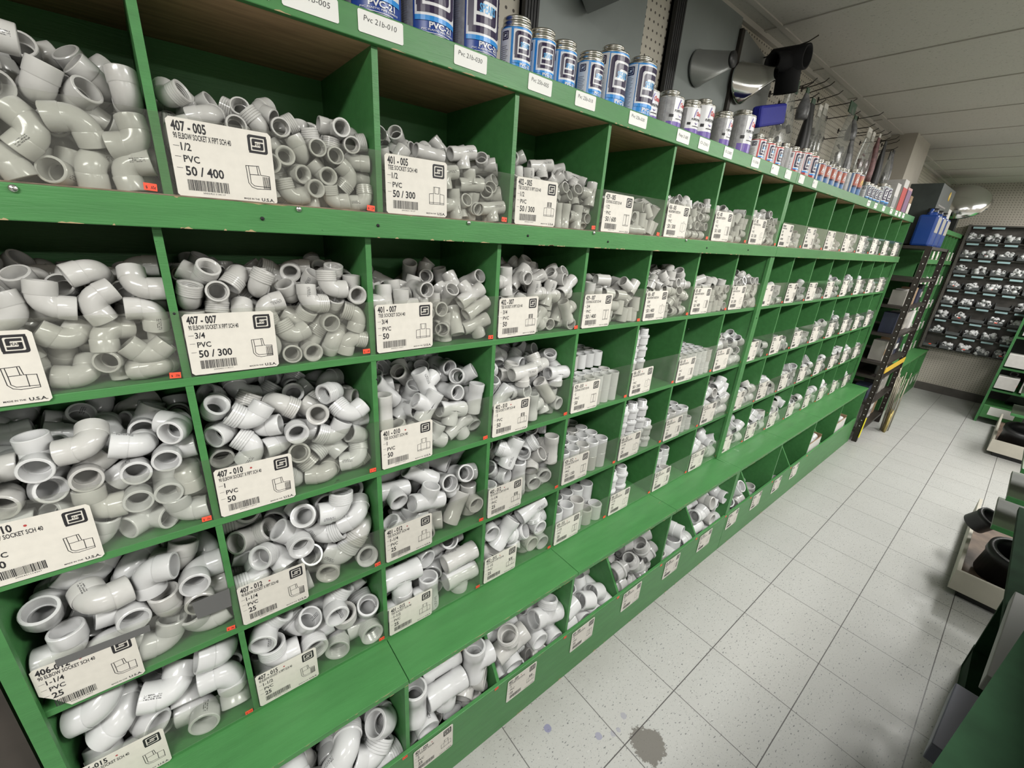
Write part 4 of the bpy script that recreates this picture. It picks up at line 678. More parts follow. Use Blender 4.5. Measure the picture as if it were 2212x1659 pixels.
3,4,3,4,14,14,284,214,359,42,-29,21,-82,305,224,100,63,-11,64,-41,89,139,315,36,-55,63,-39,511,109,224,5,70,70,6,438,59,353,11,10,70,-68,341,100,187,32,39,-12,-84,425,111,85,49,-49,-50,50,489,191,375,1,-1,92,-37,544,124,81,48,50,-51,-49,491,283,147,1,-1,-82,55,219,58,262,66,-60,-31,-29,105,78,109,54,-77,27,14,203,231,251,55,-39,-52,51,135,229,87,9,-92,-33,-14,
3,5,3,5,11,11,192,107,226,14,63,-53,54,393,69,269,64,60,-35,29,396,247,282,92,3,-35,-2,532,132,439,45,54,-49,-51,135,217,637,11,-8,69,69,469,76,663,10,-8,-76,-62,139,75,611,67,71,-13,11,183,136,456,3,73,65,17,468,224,662,79,57,13,-7,72,183,348,56,-43,-58,37,370,127,492,56,-41,44,-56,
4,0,4,0,24,24,210,153,179,66,-30,54,-41,328,74,45,6,7,-5,98,329,21,29,44,54,46,53,535,31,48,73,-13,13,-65,38,69,49,16,1,-95,-21,500,116,170,24,-69,67,-6,434,29,87,2,59,-79,0,555,84,85,65,-21,66,-27,180,309,170,19,-17,-94,-16,558,98,182,46,83,-20,20,433,377,178,80,14,56,2,52,28,102,74,10,65,1,325,42,103,66,69,-17,19,485,46,53,76,-1,2,-63,413,28,30,68,-19,-66,21,403,47,156,67,-69,-24,-1,380,40,90,9,3,6,98,564,31,47,7,-85,48,13,342,109,132,9,-87,-17,43,43,40,152,40,57,40,58,495,38,145,95,-9,-22,-14,567,43,140,21,-86,43,12,29,37,29,56,-59,-38,-42,78,23,44,98,-1,-7,8,
4,1,4,1,41,41,388,97,101,92,-10,-6,-35,271,194,250,79,-44,27,31,254,103,256,16,25,-19,-92,560,36,49,49,-4,-2,86,478,305,201,45,-51,-47,54,230,326,211,15,0,8,-98,473,56,161,32,1,-45,-82,516,373,228,11,-95,-25,-3,260,41,35,69,-13,68,-17,323,43,117,22,-66,-4,70,431,95,91,98,0,-1,15,161,34,197,2,-97,-18,-11,482,102,51,36,4,-1,-92,441,108,214,53,-39,28,-69,446,369,223,8,-78,60,7,560,313,217,77,10,-6,61,32,31,49,2,34,93,-5,88,35,224,2,-69,71,4,146,182,241,44,37,72,34,342,150,241,9,67,-26,-68,38,50,130,99,-4,-2,7,93,37,128,88,-5,3,46,396,34,103,3,-70,-70,8,386,34,181,65,-15,72,-13,509,39,51,6,59,-79,4,481,242,184,48,-52,47,-51,529,178,243,53,-41,53,49,102,112,183,97,-4,4,19,407,79,42,19,62,2,-75,262,34,197,35,-65,38,-55,444,36,249,83,-15,-47,23,54,99,260,83,-38,39,9,339,103,178,68,-34,48,-41,565,31,118,18,1,-2,-97,530,92,141,54,8,4,82,212,47,280,71,-17,-67,-8,282,403,224,7,-48,-85,-15,447,29,55,81,3,2,57,252,260,189,4,2,-98,-10,523,38,230,66,21,22,67,299,57,55,40,0,73,-53,
4,5,4,5,13,13,238,253,308,44,1,-6,89,254,240,433,5,-96,24,0,93,75,529,8,63,12,75,81,214,475,27,-2,1,95,525,218,362,13,16,-72,65,277,69,497,83,2,-53,-11,372,86,342,61,65,-28,33,82,75,385,8,73,-16,-64,523,355,429,19,67,21,67,525,73,357,58,-57,-36,-43,431,93,469,30,66,54,41,394,242,449,16,83,50,-14,227,85,373,66,-62,-28,-28,
5,0,5,0,34,34,449,30,31,69,-11,70,-10,473,49,147,58,-62,40,31,46,31,32,3,67,-7,-72,191,86,80,54,-63,-4,-54,46,32,123,25,65,-26,-65,277,41,32,66,-68,20,22,540,31,31,36,-62,32,-61,146,129,217,40,69,-23,-54,502,47,88,26,3,40,-87,172,52,161,53,-41,45,57,308,51,85,54,42,-60,39,355,32,32,55,-40,53,-49,124,32,109,96,3,-7,-23,363,32,111,11,88,34,27,566,49,90,61,-69,25,26,225,143,205,52,13,7,-83,242,33,197,4,-82,-41,38,323,33,199,1,26,95,-9,438,46,93,33,-35,-62,-61,552,32,153,6,69,-7,-70,357,93,234,11,87,-20,-41,53,33,197,43,-37,72,-38,193,60,229,53,-82,-13,-12,566,98,215,24,46,82,-18,323,223,232,5,-84,-31,-43,395,219,240,1,67,-63,37,132,46,212,58,-59,-37,-39,402,32,163,15,-82,50,-19,566,32,231,99,-6,1,-7,545,260,250,66,-34,-65,-2,310,300,240,19,12,-89,-38,340,158,232,20,36,34,83,446,50,208,51,32,-48,62,511,63,202,29,-64,68,18,
5,1,5,1,38,38,549,156,39,57,-34,-66,33,37,39,57,97,4,2,19,328,38,52,2,0,0,-99,438,39,39,46,-39,-52,59,548,95,95,10,-46,53,-69,460,59,182,39,-39,69,45,549,39,38,43,53,42,58,172,40,167,40,-33,79,-31,108,49,116,28,72,-22,58,397,39,120,24,39,13,87,472,70,102,57,-67,14,43,260,76,205,94,-24,1,18,265,119,294,65,34,43,50,52,38,180,72,11,67,7,272,38,122,57,54,-49,-36,351,40,191,31,-55,52,-56,544,39,153,18,-71,38,-55,259,40,283,3,-80,51,-29,410,58,245,41,-45,-61,-48,545,49,232,61,61,35,33,507,414,298,54,-14,43,-69,39,81,244,29,-36,72,50,194,57,243,3,21,-78,58,544,112,284,23,56,-28,-73,96,127,278,41,-82,36,2,179,144,266,7,27,91,27,493,185,286,45,19,86,-2,377,329,291,66,50,54,8,562,221,312,9,76,63,1,563,312,295,57,-81,3,2,341,39,282,1,-90,-40,1,118,39,258,56,-23,12,-77,465,40,302,9,84,38,35,443,115,312,31,82,-43,-13,371,247,283,67,-34,-64,5,282,276,283,67,-22,59,36,411,484,315,38,-37,-59,-59,471,267,299,25,57,76,13,
5,5,5,5,16,16,381,200,336,34,88,-28,5,379,319,442,31,-80,-33,-37,524,119,376,8,95,-26,1,236,260,354,7,-21,-90,-34,80,80,397,24,-65,-26,66,250,77,354,68,-31,-22,61,95,229,515,1,73,32,-58,248,79,562,76,-18,-22,57,383,78,434,20,56,79,-6,375,79,657,13,-76,58,-23,81,79,559,56,43,53,45,346,206,559,33,72,7,59,224,187,696,67,0,-69,-25,508,79,549,42,-47,28,-72,79,256,697,94,-29,6,3,499,177,672,57,-52,-60,14,
6,0,6,0,26,26,464,28,91,2,84,52,8,413,33,45,63,-1,-4,76,510,51,225,65,70,-12,23,30,47,112,26,25,63,-67,96,54,48,27,-70,-53,-37,345,45,88,69,66,-9,22,352,30,160,0,-75,65,-3,552,29,75,56,-45,-50,47,281,27,45,90,3,-5,40,417,143,223,79,17,39,42,549,67,31,30,55,-39,-66,203,31,215,9,84,25,45,344,29,30,3,-68,-2,71,485,27,31,69,-25,-63,23,273,29,183,14,85,-37,-33,180,46,29,2,3,-69,-70,158,41,39,67,73,-3,-2,568,29,148,98,4,-2,-9,431,30,176,15,81,-46,-30,30,33,189,4,96,23,1,106,29,124,65,27,-59,-37,91,36,203,0,0,-99,7,33,41,58,65,-59,-31,-33,510,31,151,68,6,-2,-72,545,190,220,71,37,55,19,565,82,215,4,-37,91,8,
6,1,6,1,24,24,286,35,50,30,1,3,94,413,63,107,29,-15,-70,-62,513,31,51,92,-1,5,-36,375,51,232,33,39,37,77,565,47,187,34,-34,-61,-61,354,36,48,1,94,-30,0,486,49,136,14,15,71,-66,439,34,52,55,5,-4,-82,37,34,112,1,34,-93,0,280,43,240,4,-1,6,-99,568,45,41,45,-51,-53,-48,111,35,176,27,3,-4,-95,547,249,224,47,57,33,57,194,37,196,49,-50,-47,53,37,38,200,45,1,2,88,193,74,258,47,-1,-82,-29,554,43,115,1,69,-2,71,472,323,241,69,-64,-21,24,47,31,35,61,35,60,36,495,37,218,87,4,1,-46,348,35,135,60,-6,-2,-78,422,50,174,28,16,66,-66,455,177,230,50,36,52,57,564,335,237,1,-3,-65,-75,
6,5,6,5,7,7,514,371,398,21,-68,6,-69,377,244,374,37,58,38,60,75,74,373,1,-97,-20,-1,224,75,364,46,46,-53,53,372,91,362,99,-7,4,-5,430,124,504,4,11,-71,-68,527,75,367,45,54,45,54,
7,0,7,0,21,21,32,22,64,52,48,50,-48,93,53,29,44,2,-1,-89,267,28,212,16,-17,-67,-68,380,53,251,32,48,-29,-75,515,112,262,42,60,-28,-60,426,54,218,34,69,51,35,419,57,87,33,65,-41,-53,360,26,43,76,62,-11,5,77,29,215,49,-50,49,50,129,27,100,89,-2,-43,-9,529,27,54,18,-15,-67,-69,80,49,129,34,47,-20,-78,455,27,28,60,77,13,-7,532,28,138,60,64,31,-33,188,29,190,39,36,59,-59,373,53,136,25,34,-7,-89,547,58,207,30,52,74,27,481,53,200,40,38,-19,-80,135,40,209,17,-63,-9,74,347,52,188,48,52,54,43,455,31,140,39,29,-83,-24,
7,1,7,1,21,21,472,34,35,21,-20,70,64,51,38,218,58,-51,60,16,565,70,226,57,39,61,36,378,62,33,10,88,-44,-10,436,149,279,71,65,9,-24,280,28,56,25,5,-79,-53,384,31,153,72,61,-25,16,248,153,273,13,-7,-58,-79,70,33,33,69,67,16,-16,408,68,94,22,28,92,-1,539,33,142,47,-40,71,29,287,32,160,36,-34,68,52,566,35,58,66,-30,63,-26,354,82,250,40,-65,52,34,34,57,123,26,-64,26,-66,261,69,236,57,41,59,37,467,66,171,31,63,-42,-56,193,67,232,58,41,52,44,421,69,237,57,44,56,38,498,61,244,25,69,-35,-56,124,58,227,21,76,-33,-50,
7,2,7,2,17,17,192,81,123,49,51,-40,-56,376,38,40,65,73,11,-10,394,136,237,71,68,8,-10,76,92,39,37,1,13,91,278,146,229,67,-13,55,46,559,284,214,59,41,52,44,305,42,129,20,-18,66,69,83,40,138,72,-63,-17,-19,518,40,57,13,15,-75,62,225,79,217,55,11,35,74,531,70,133,0,0,13,98,533,122,258,66,63,26,-27,79,56,216,19,-6,22,94,376,57,223,10,94,21,-20,127,106,281,31,33,-59,-65,340,223,253,54,-48,-56,-38,531,42,221,0,0,-70,-70,
7,3,7,3,15,15,345,49,348,36,-31,70,52,342,98,52,1,-41,-90,2,381,97,145,83,2,1,54,509,48,63,89,-36,-5,-22,450,273,282,20,71,-26,-60,49,88,48,33,62,-34,-61,289,78,214,35,37,-16,-84,48,82,168,48,50,50,50,502,47,159,21,-21,83,46,223,90,286,49,51,59,37,81,50,291,70,70,0,0,150,90,194,45,53,33,62,433,47,275,81,52,-23,1,263,207,333,36,-12,51,76,551,239,285,19,68,18,67,
7,4,7,4,9,9,272,146,168,66,67,31,-1,521,236,266,55,0,38,-73,443,249,170,95,18,4,21,125,56,209,86,6,-40,-29,305,57,88,26,27,64,-66,176,91,89,30,-63,-64,30,523,108,174,9,55,77,-27,479,55,55,6,-10,79,59,414,93,204,40,58,55,42,
7,5,7,5,12,12,380,126,621,10,57,79,16,118,80,290,56,-81,-7,2,294,104,342,9,89,-37,-23,117,66,449,16,24,-86,40,323,104,485,15,84,-35,-37,483,86,375,39,84,24,-24,113,217,633,50,85,4,-1,115,219,472,28,-12,49,81,533,158,495,40,68,-58,14,267,123,686,51,47,59,40,121,73,582,18,-16,66,70,529,110,679,52,47,49,50,
8,0,4,0,12,12,541,36,48,5,-99,2,-4,461,27,114,3,-31,-8,94,537,45,115,60,-61,-22,45,360,46,112,66,-51,46,27,572,36,42,1,96,23,-2,429,54,85,56,23,-66,41,392,24,27,1,68,-3,-72,313,24,31,71,4,68,8,319,24,52,52,49,56,38,151,32,67,79,10,54,23,487,27,29,2,-70,-11,69,196,43,117,89,1,-20,-38,
8,1,4,1,9,9,567,66,136,89,1,-4,-44,564,44,36,67,-72,3,11,520,31,34,69,3,-70,-6,362,51,103,6,0,-71,-69,454,111,171,53,-51,-61,25,499,73,109,64,-73,-9,-15,423,56,35,56,-49,-49,-43,315,28,53,83,14,-45,-27,430,58,99,66,63,26,-28,
8,2,4,2,5,5,327,37,70,10,87,-37,-27,377,128,114,10,-85,49,4,437,65,127,98,-1,0,-13,473,55,43,3,5,-71,69,530,46,114,22,-65,31,-64,
8,3,2,3,5,5,502,72,51,0,-1,99,-1,502,65,168,91,40,1,1,318,51,88,28,27,64,-64,210,90,184,30,11,40,-85,478,219,128,20,-18,-69,65,
8,4,7,4,5,5,496,60,53,57,78,16,-14,173,54,213,22,-9,-76,-58,327,87,204,11,-61,-29,71,482,56,193,26,-25,65,66,498,192,243,66,69,12,-24,
8,5,7,5,5,5,370,132,201,45,42,73,26,474,90,366,32,92,16,0,255,102,393,39,40,-76,-30,364,124,502,32,46,79,-20,533,161,497,44,59,-50,-44,
9,0,6,0,14,14,398,60,31,34,35,61,-60,424,61,85,30,29,-62,65,395,141,110,21,4,-2,97,144,41,86,7,7,-72,67,158,26,30,72,-8,67,-11,86,56,90,69,-68,15,16,496,31,89,15,-68,-17,69,468,26,31,48,-49,-51,50,80,57,30,49,41,57,-49,409,53,134,1,15,-76,-61,225,78,48,8,49,85,-9,549,71,138,52,-28,-60,52,555,28,31,59,35,62,36,570,59,79,21,14,52,-80,
9,1,6,1,12,12,37,51,91,33,-30,-64,-62,562,54,128,72,-64,-15,-18,149,66,37,64,-59,35,32,535,233,204,79,57,-4,17,553,159,133,42,-58,64,25,69,40,157,71,-26,-59,26,385,47,103,68,-72,-2,-3,548,30,39,74,-3,65,0,312,47,105,48,-50,50,50,447,32,38,26,67,-26,-64,514,58,182,54,33,16,74,464,52,107,49,-53,43,53,
9,2,8,2,13,13,38,35,43,35,61,30,63,365,40,40,6,90,-35,-21,422,47,101,14,-41,69,-56,374,110,111,1,-91,34,18,512,60,105,1,-93,27,-20,473,35,42,61,-68,27,28,559,179,101,49,-43,-49,-56,226,43,117,2,94,-30,-8,54,49,110,21,97,-1,-4,142,42,111,0,51,85,-3,307,41,119,26,-57,-20,74,477,135,109,54,-75,18,31,558,38,41,67,67,-22,20,
9,3,0,3,7,7,58,101,179,30,36,-12,-86,378,70,50,0,-99,0,0,90,50,65,39,-41,63,51,524,49,71,50,49,-49,50,346,94,164,43,-73,5,-50,210,75,154,12,95,20,-15,425,151,127,67,58,-33,-30,
9,4,6,4,8,8,238,85,61,12,39,55,-71,533,61,61,69,-13,-69,12,228,64,266,88,14,29,31,540,74,188,79,-6,-5,-59,71,60,153,42,-57,-37,58,400,97,61,12,69,10,69,299,68,164,3,4,71,-69,419,67,180,62,61,33,-33,
9,5,8,5,4,4,302,180,257,45,5,-85,-22,529,316,261,2,-57,81,0,216,70,283,7,39,-91,-3,426,148,283,10,77,61,7,
10,0,8,0,15,15,85,29,28,57,-39,-58,40,410,23,28,58,-37,-61,37,465,29,28,70,-1,69,-10,293,85,132,7,-80,57,-12,233,26,92,2,-97,-21,7,408,30,82,71,45,-52,0,570,26,74,70,-6,-69,-1,348,26,29,3,-58,80,3,54,26,76,57,-52,41,46,570,75,106,39,-81,42,6,476,24,82,10,-9,69,69,345,26,79,48,45,-53,-51,525,27,29,65,-35,58,-31,571,30,28,5,70,-2,-70,527,25,78,43,-41,58,54,
10,1,8,1,13,13,458,36,33,24,63,33,-64,105,33,94,9,-41,90,-3,566,33,93,48,-39,72,-30,35,31,35,8,71,-1,68,385,32,35,10,-75,-63,12,324,33,94,27,-2,0,-95,490,32,90,46,-47,65,-35,34,32,96,66,-20,68,-21,88,28,35,22,-22,66,67,316,29,36,51,-50,-43,54,420,29,91,37,-37,61,57,540,32,34,19,-13,-96,3,284,98,109,4,-7,64,75,
10,2,8,2,12,12,88,42,42,69,0,71,4,558,37,42,47,54,49,-48,369,41,115,8,-43,-89,5,38,39,43,30,60,31,66,431,41,40,37,-58,40,-59,476,41,112,0,-90,-41,0,294,94,183,12,-57,-80,2,38,41,122,5,-67,-5,72,352,42,38,2,99,9,-1,559,42,116,1,-97,-18,1,217,57,168,97,-7,14,-13,559,120,122,67,-67,-21,-21,
10,3,7,3,8,8,82,82,51,70,9,9,69,369,105,228,61,30,58,43,392,78,52,9,89,-38,-18,116,47,164,79,-60,0,-7,524,88,48,60,3,7,78,266,84,164,51,73,5,-43,419,79,150,39,2,-3,-91,550,58,181,47,60,-33,54,
10,4,2,4,5,5,214,63,223,43,-35,64,51,485,95,255,3,-8,13,-98,101,98,77,34,8,-16,91,73,123,240,43,-45,63,-44,371,58,100,64,-64,28,27,
10,5,8,5,2,2,531,70,186,0,-99,-5,-1,428,156,263,33,26,32,-84,
11,0,7,0,12,12,337,25,29,4,-6,70,70,433,49,29,1,20,97,7,429,41,144,71,63,2,-28,138,55,54,48,-60,-29,56,463,55,84,34,64,-32,-59,336,79,28,66,68,21,-20,572,27,166,68,-49,49,19,210,27,27,94,22,5,-19,385,28,88,1,2,-72,-68,551,56,89,19,89,38,-7,122,29,132,70,70,-2,2,543,27,28,73,63,14,-16,
11,1,7,1,13,13,59,34,44,30,-29,60,68,304,76,171,50,-8,45,72,410,34,113,64,66,26,-27,536,45,110,9,5,42,89,350,114,215,42,-9,79,41,386,28,48,72,-65,-14,-14,515,35,33,52,80,17,-17,567,176,225,67,31,47,46,114,63,119,28,70,-36,-54,34,66,133,55,-43,-55,44,187,35,179,13,-17,71,66,416,34,198,1,5,-74,-66,541,41,190,0,1,90,41,
11,2,7,2,9,9,80,39,40,14,-10,67,71,413,41,74,65,-20,69,-21,382,72,186,19,-7,48,84,77,43,138,5,28,-92,-21,299,40,108,90,30,9,-26,528,40,202,82,44,21,-27,165,40,202,71,62,21,-22,520,38,46,75,64,1,-5,276,67,207,25,68,-28,-62,
11,3,7,3,8,8,212,82,51,1,-70,-70,1,504,59,48,47,86,11,-7,364,94,50,0,-71,69,0,332,94,249,34,58,71,-16,97,47,128,92,30,8,-19,493,58,152,17,-9,50,83,279,49,140,13,-16,74,62,174,82,233,68,67,24,2,
11,4,7,4,7,7,506,72,56,2,3,99,5,95,110,58,91,2,5,39,495,56,164,72,65,13,-14,204,95,56,5,68,71,2,325,54,100,78,29,45,-29,134,108,158,36,29,75,45,507,169,148,1,2,75,65,
12,0,5,0,11,11,92,32,32,47,-39,-59,51,554,50,33,55,77,-2,-30,388,47,148,14,-11,69,69,433,31,34,64,47,44,39,568,32,110,6,-87,-47,1,498,64,88,20,-73,9,63,451,46,133,47,-46,-51,-53,198,45,89,56,14,74,-31,168,33,149,31,78,-44,-28,432,47,194,64,-68,-23,-25,510,53,160,19,-14,50,82,
12,1,5,1,11,11,113,67,39,69,68,-19,4,375,38,39,59,52,-46,-39,80,39,115,42,53,-33,-64,560,40,154,8,92,-32,16,111,39,188,1,70,2,-70,383,39,159,0,48,4,86,502,39,99,18,-23,93,-19,202,53,195,58,-59,-37,-40,358,48,233,27,-65,-48,51,279,39,183,63,8,-14,-75,474,45,207,85,-16,44,-19,
12,2,5,2,9,9,244,83,47,48,-31,-60,-54,431,48,46,48,63,-31,-51,148,41,47,31,-54,-48,61,548,47,129,6,90,-33,23,61,47,123,21,70,-23,-63,233,47,200,37,25,88,11,498,67,222,32,70,-33,-52,395,59,197,62,61,33,-33,553,155,273,30,1,4,-94,
12,3,5,3,8,8,188,77,56,73,61,-25,7,535,56,56,58,-38,60,-37,66,57,56,36,-59,35,-61,413,65,56,70,-70,5,5,301,65,56,56,-56,-42,-42,358,57,165,71,-18,-20,64,245,66,154,54,-54,45,43,493,73,164,27,75,-36,-47,
12,4,5,4,5,5,129,64,64,70,-28,60,-24,536,72,64,41,-41,-57,-57,371,79,170,58,-49,-44,-46,505,65,188,64,12,-73,-14,228,65,196,9,-26,94,-14,
13,0,2,0,7,7,559,43,61,70,-3,70,-1,82,26,56,32,29,59,-66,466,38,55,54,-67,10,47,205,54,141,13,-50,27,-80,485,38,172,3,-2,-96,-24,352,76,168,36,69,-56,26,246,28,48,69,-71,0,4,
13,1,2,1,6,6,478,71,116,66,9,6,73,126,33,72,57,-48,47,45,289,43,178,57,-72,-31,-22,529,54,36,99,-2,2,-5,377,31,72,17,12,-71,66,566,65,124,29,-65,-29,63,
13,2,2,2,7,7,85,38,65,2,0,-69,70,94,69,204,7,1,1,-99,469,83,182,47,54,51,46,252,38,66,1,0,72,-68,537,40,84,47,48,-54,49,269,39,204,48,-51,-50,-49,383,65,83,2,70,2,-70,
13,3,2,3,5,5,217,51,198,48,48,-50,51,72,51,98,49,50,50,-50,440,72,51,0,0,99,-1,366,63,192,41,53,-48,55,527,51,194,48,-50,50,50,
13,4,2,4,5,5,296,117,205,2,1,94,-30,542,112,105,43,55,43,56,376,58,85,70,-70,-1,0,120,85,58,0,0,0,-99,81,59,224,48,50,49,-50,
14,0,0,0,7,7,515,51,41,56,43,54,44,119,52,36,31,59,70,21,441,52,28,63,2,1,-76,260,38,131,75,37,-48,-24,176,27,81,5,-5,71,69,393,29,139,74,64,-16,3,538,39,110,38,9,-17,90,
14,1,0,1,7,7,267,33,145,59,-58,-39,-38,463,51,52,49,-50,-50,50,548,28,53,2,-2,72,-67,56,35,52,75,64,-3,-6,155,61,110,2,-98,10,13,528,43,131,14,-45,83,25,391,44,124,90,17,14,-35,
14,2,0,2,7,7,253,75,42,6,11,98,4,474,77,55,63,39,50,42,407,44,136,7,6,-75,64,60,42,93,70,70,0,1,558,77,55,11,71,-13,-67,219,48,125,85,40,19,-26,540,61,155,0,0,96,22,
14,3,0,3,7,7,254,56,63,81,49,2,-27,550,162,192,12,-74,22,-60,308,127,148,39,-25,-9,-87,534,94,62,35,45,75,29,413,86,50,5,98,-12,-6,456,49,166,29,28,-63,65,171,70,159,26,65,65,27,
14,4,0,4,3,3,386,103,76,40,60,-44,-52,521,79,58,0,-70,-70,1,221,81,57,24,-3,5,96,
15,0,5,0,10,10,105,29,32,33,67,19,62,568,47,32,70,-70,6,4,232,32,143,56,-36,-68,27,504,49,93,39,49,59,-49,161,32,95,12,-49,82,-21,440,32,52,9,-14,-3,-98,568,47,96,8,-9,-68,-71,534,48,150,70,-67,-10,-16,345,32,145,75,-6,65,-4,465,31,146,41,20,15,87,
15,1,5,1,9,9,151,39,119,17,38,-89,-13,514,36,40,73,-20,-62,15,347,52,39,65,-63,-28,-29,398,39,108,44,55,-46,-53,561,51,108,71,-68,8,9,198,52,200,25,25,66,-65,350,52,172,69,-70,9,9,430,62,180,56,-60,-54,-10,516,58,175,43,39,69,-40,
15,2,5,2,7,7,59,47,47,40,-58,39,-58,441,48,65,18,41,88,2,185,47,133,15,48,-14,-84,392,59,159,8,-8,69,70,536,47,125,30,-67,-36,56,250,65,199,28,38,-47,73,478,65,200,25,5,-73,62,
15,3,5,3,7,7,57,65,56,70,70,0,0,411,56,57,46,-55,57,-36,170,73,56,69,65,-8,26,299,56,145,67,-32,-47,46,543,69,56,13,4,-68,71,168,56,178,6,-99,1,1,543,111,163,49,-36,63,47,
15,4,5,4,5,5,408,76,64,53,50,44,-50,147,83,64,70,55,42,-10,536,64,72,0,-37,92,0,344,103,172,55,42,-39,59,213,74,174,32,-31,61,64]
MATK={'elbow':'pipe_elbow','telbow':'threaded_elbow','tee':'pipe_tee','ttee':'threaded_tee','coupling':'pipe_coupling','male':'male_adapter','female':'female_adapter','angle':'shallow_elbow','cap':'closed_end_fitting'}
LBLK={'elbow':'plain white plastic elbow','telbow':'white threaded plastic elbow','tee':'plain white plastic tee','ttee':'white threaded plastic tee','coupling':'white straight coupling','male':'white male threaded adapter','female':'white female threaded adapter','angle':'white shallow-bend elbow','cap':'white plastic pipe cap'}
FM={}
def fit_mesh(k,s,m):
    if (k,s,m.name) not in FM:
        if (k,s) not in FM: FM[k,s]=KINDS[k](s)
        me=FM[k,s].copy(); me.name=MATK[k]; me.materials.clear(); me.materials.append(m); FM[k,s,m.name]=me
    return FM[k,s,m.name]
def fmat(c,r,i):
    if c==5 and r=='F': return PVC_G
    if r in 'AB' and c<8: return PVC
    return PVC_W if (i*7+c)%5 else PVC
def fit_label(c,r,k,how='heaped'):
    return '%s %s in %s row, %s bin column of %s shelving'%(LBLK[k],how,RN[r].replace(' floor-level',''),ORD[c%8],'near' if c<8 else 'far')
STUFF={}
def fitting(c,r,k,s,i,p,q,stuff,how='heaped'):
    m=fmat(c,r,i); me=fit_mesh(k,s,m)
    if stuff:
        STUFF.setdefault(k,[]).append((me,Matrix.Translation(p)@Quaternion(q).to_matrix().to_4x4(),m)); return
    o=bpy.data.objects.new(MATK[k],me); COL.objects.link(o); o.location=p; o.rotation_mode='QUATERNION'; o.rotation_quaternion=q
    tag(o,fit_label(c,r,k,how),'pipe fitting','%ss, %s row, %s bin column of %s shelving'%(KN[k],RN[r],ORD[c%8],'near' if c<8 else 'far'))
def load_fittings():
    # each bin: column, row, kind, size, how many, how many of them keep their own object; then x y z (half millimetres from the bin corner) and a turn (w x y z in hundredths)
    K=list(MATK); off=0; D=FDATA
    while off<len(D):
        c,ri,k,s,n,own=D[off:off+6]; off+=6; r='ABCDEF'[ri]; X=UX if r=='A' else LX
        ox,oy,oz=X[c]+.006,{'A':.006,'F':-.106}.get(r,.014),ROWS[r][0]
        for i in range(n):
            x,y,z,a,b_,cc,d=D[off:off+7]; off+=7
            fitting(c,r,K[k],s,i,Vector((ox+x/2000,oy+y/2000,oz+z/2000)),Quaternion((a,b_,cc,d)).normalized(),i>=own)
load_fittings()
# neatly stood couplings and adapters
def qz(a): return Quaternion((0,0,1),a)
rs=random.Random(11)
def standing(c,r,k,s,layers,nx,ny,skip=lambda L,i,j:False,flip=False,how='standing'):
    X=LX; R,H,L=SZ[s]; hh=L if k=='coupling' else L*1.04; pit=2*R+.0012; x0=X[c]+.008+R; y0=.0165+R; z0=ROWS[r][0]
    for l in range(layers):
        for j in range(ny):
            for i in range(nx):
                if skip(l,i,j): continue
                vis=(j==0) or l==layers-1 or skip(l+1,i,j) or (i==nx-1) or j==1
                if not vis: continue
                x=x0+i*pit; y=y0+j*pit
                if x+R>X[c+1]-.006 or y+R>.282: continue
                fitting(c,r,k,s,i+j*7+l*31,Vector((x+rs.uniform(-.0004,.0004),y,z0+hh*(l+.5)+.0003)),(Quaternion((1,0,0),PI) if flip else Quaternion())@qz(rs.uniform(0,6.28)),False,how)
standing(4,'C','coupling',2,4,7,6,lambda l,i,j:(l>=1 and i>5 and j<1) or (l==2 and (j<2 or i>5)) or (l==3 and (j<4 or i>3)))
standing(4,'D','coupling',3,3,6,5,lambda l,i,j:(l==0 and i>4 and j<1) or (l==1 and i>4 and j<1) or (l==2 and (j<3 or i>3)))
standing(4,'E','coupling',4,2,5,4,lambda l,i,j:(l==1 and j==0 and i>2))
standing(6,'C','female',2,3,7,6,lambda l,i,j:(l==2 and not(i==0 and j==5)),flip=True)
standing(6,'D','female',3,3,5,5,lambda l,i,j:(l==1 and (i>3)) or (l==2 and not(i==0 and j==3)),flip=True)
standing(6,'E','female',4,2,5,4,lambda l,i,j:(i>3) or (l==0 and j==0 and i>2) or (l==1 and j==0),flip=True)
def columns(c,r,s,spots):
    R,H,L=SZ[s]; hl=L*1.12; pit=hl*.80; z0=ROWS[r][0]
    for (x,y,n) in spots:
        dx=rs.uniform(-.0006,.0006); dy=rs.uniform(-.0006,.0006)
        for l in range(n):
            fitting(c,r,'male',s,int(x*100)+l,Vector((x+dx*l,y+dy*l,z0+hl/2+l*pit+.0003)),qz(rs.uniform(0,6.28)),False,'stacked')
columns(5,'C',2,[(1.590,.042,5),(1.641,.042,5),(1.590,.095,4),(1.641,.095,4),(1.600,.15,5)])
columns(5,'D',3,[(1.597,.046,4),(1.657,.046,4),(1.717,.046,4),(1.780,.046,2),(1.597,.108,4),(1.657,.108,3)])
columns(5,'E',4,[(1.600,.052,3),(1.668,.052,3),(1.600,.122,3),(1.668,.122,3),(1.735,.122,2)])
for k,lst in STUFF.items():
    b=bmesh.new()
    tmp={}
    verts=[];faces=[];mi=[];mats=[]
    for me,M,m in lst:
        if m not in mats: mats.append(m)
        o_=len(verts); verts+= [M@v.co for v in me.vertices]; faces+=[[o_+q for q in p.vertices] for p in me.polygons]; mi+=[mats.index(m)]*len(me.polygons)
    b.free(); me=bpy.data.meshes.new(MATK[k]+'_pile'); me.from_pydata(verts,[],faces)
    for m in mats: me.materials.append(m)
    me.polygons.foreach_set('material_index',mi); me.polygons.foreach_set('use_smooth',[True]*len(faces)); me.set_sharp_from_angle(angle=.6)
    o=lnk(bpy.data.objects.new(MATK[k]+'_pile',me)); tag(o,'the remaining small white %ss lying among the heaps, the ones that show least'%KN[k],'pipe fittings',kind='stuff')
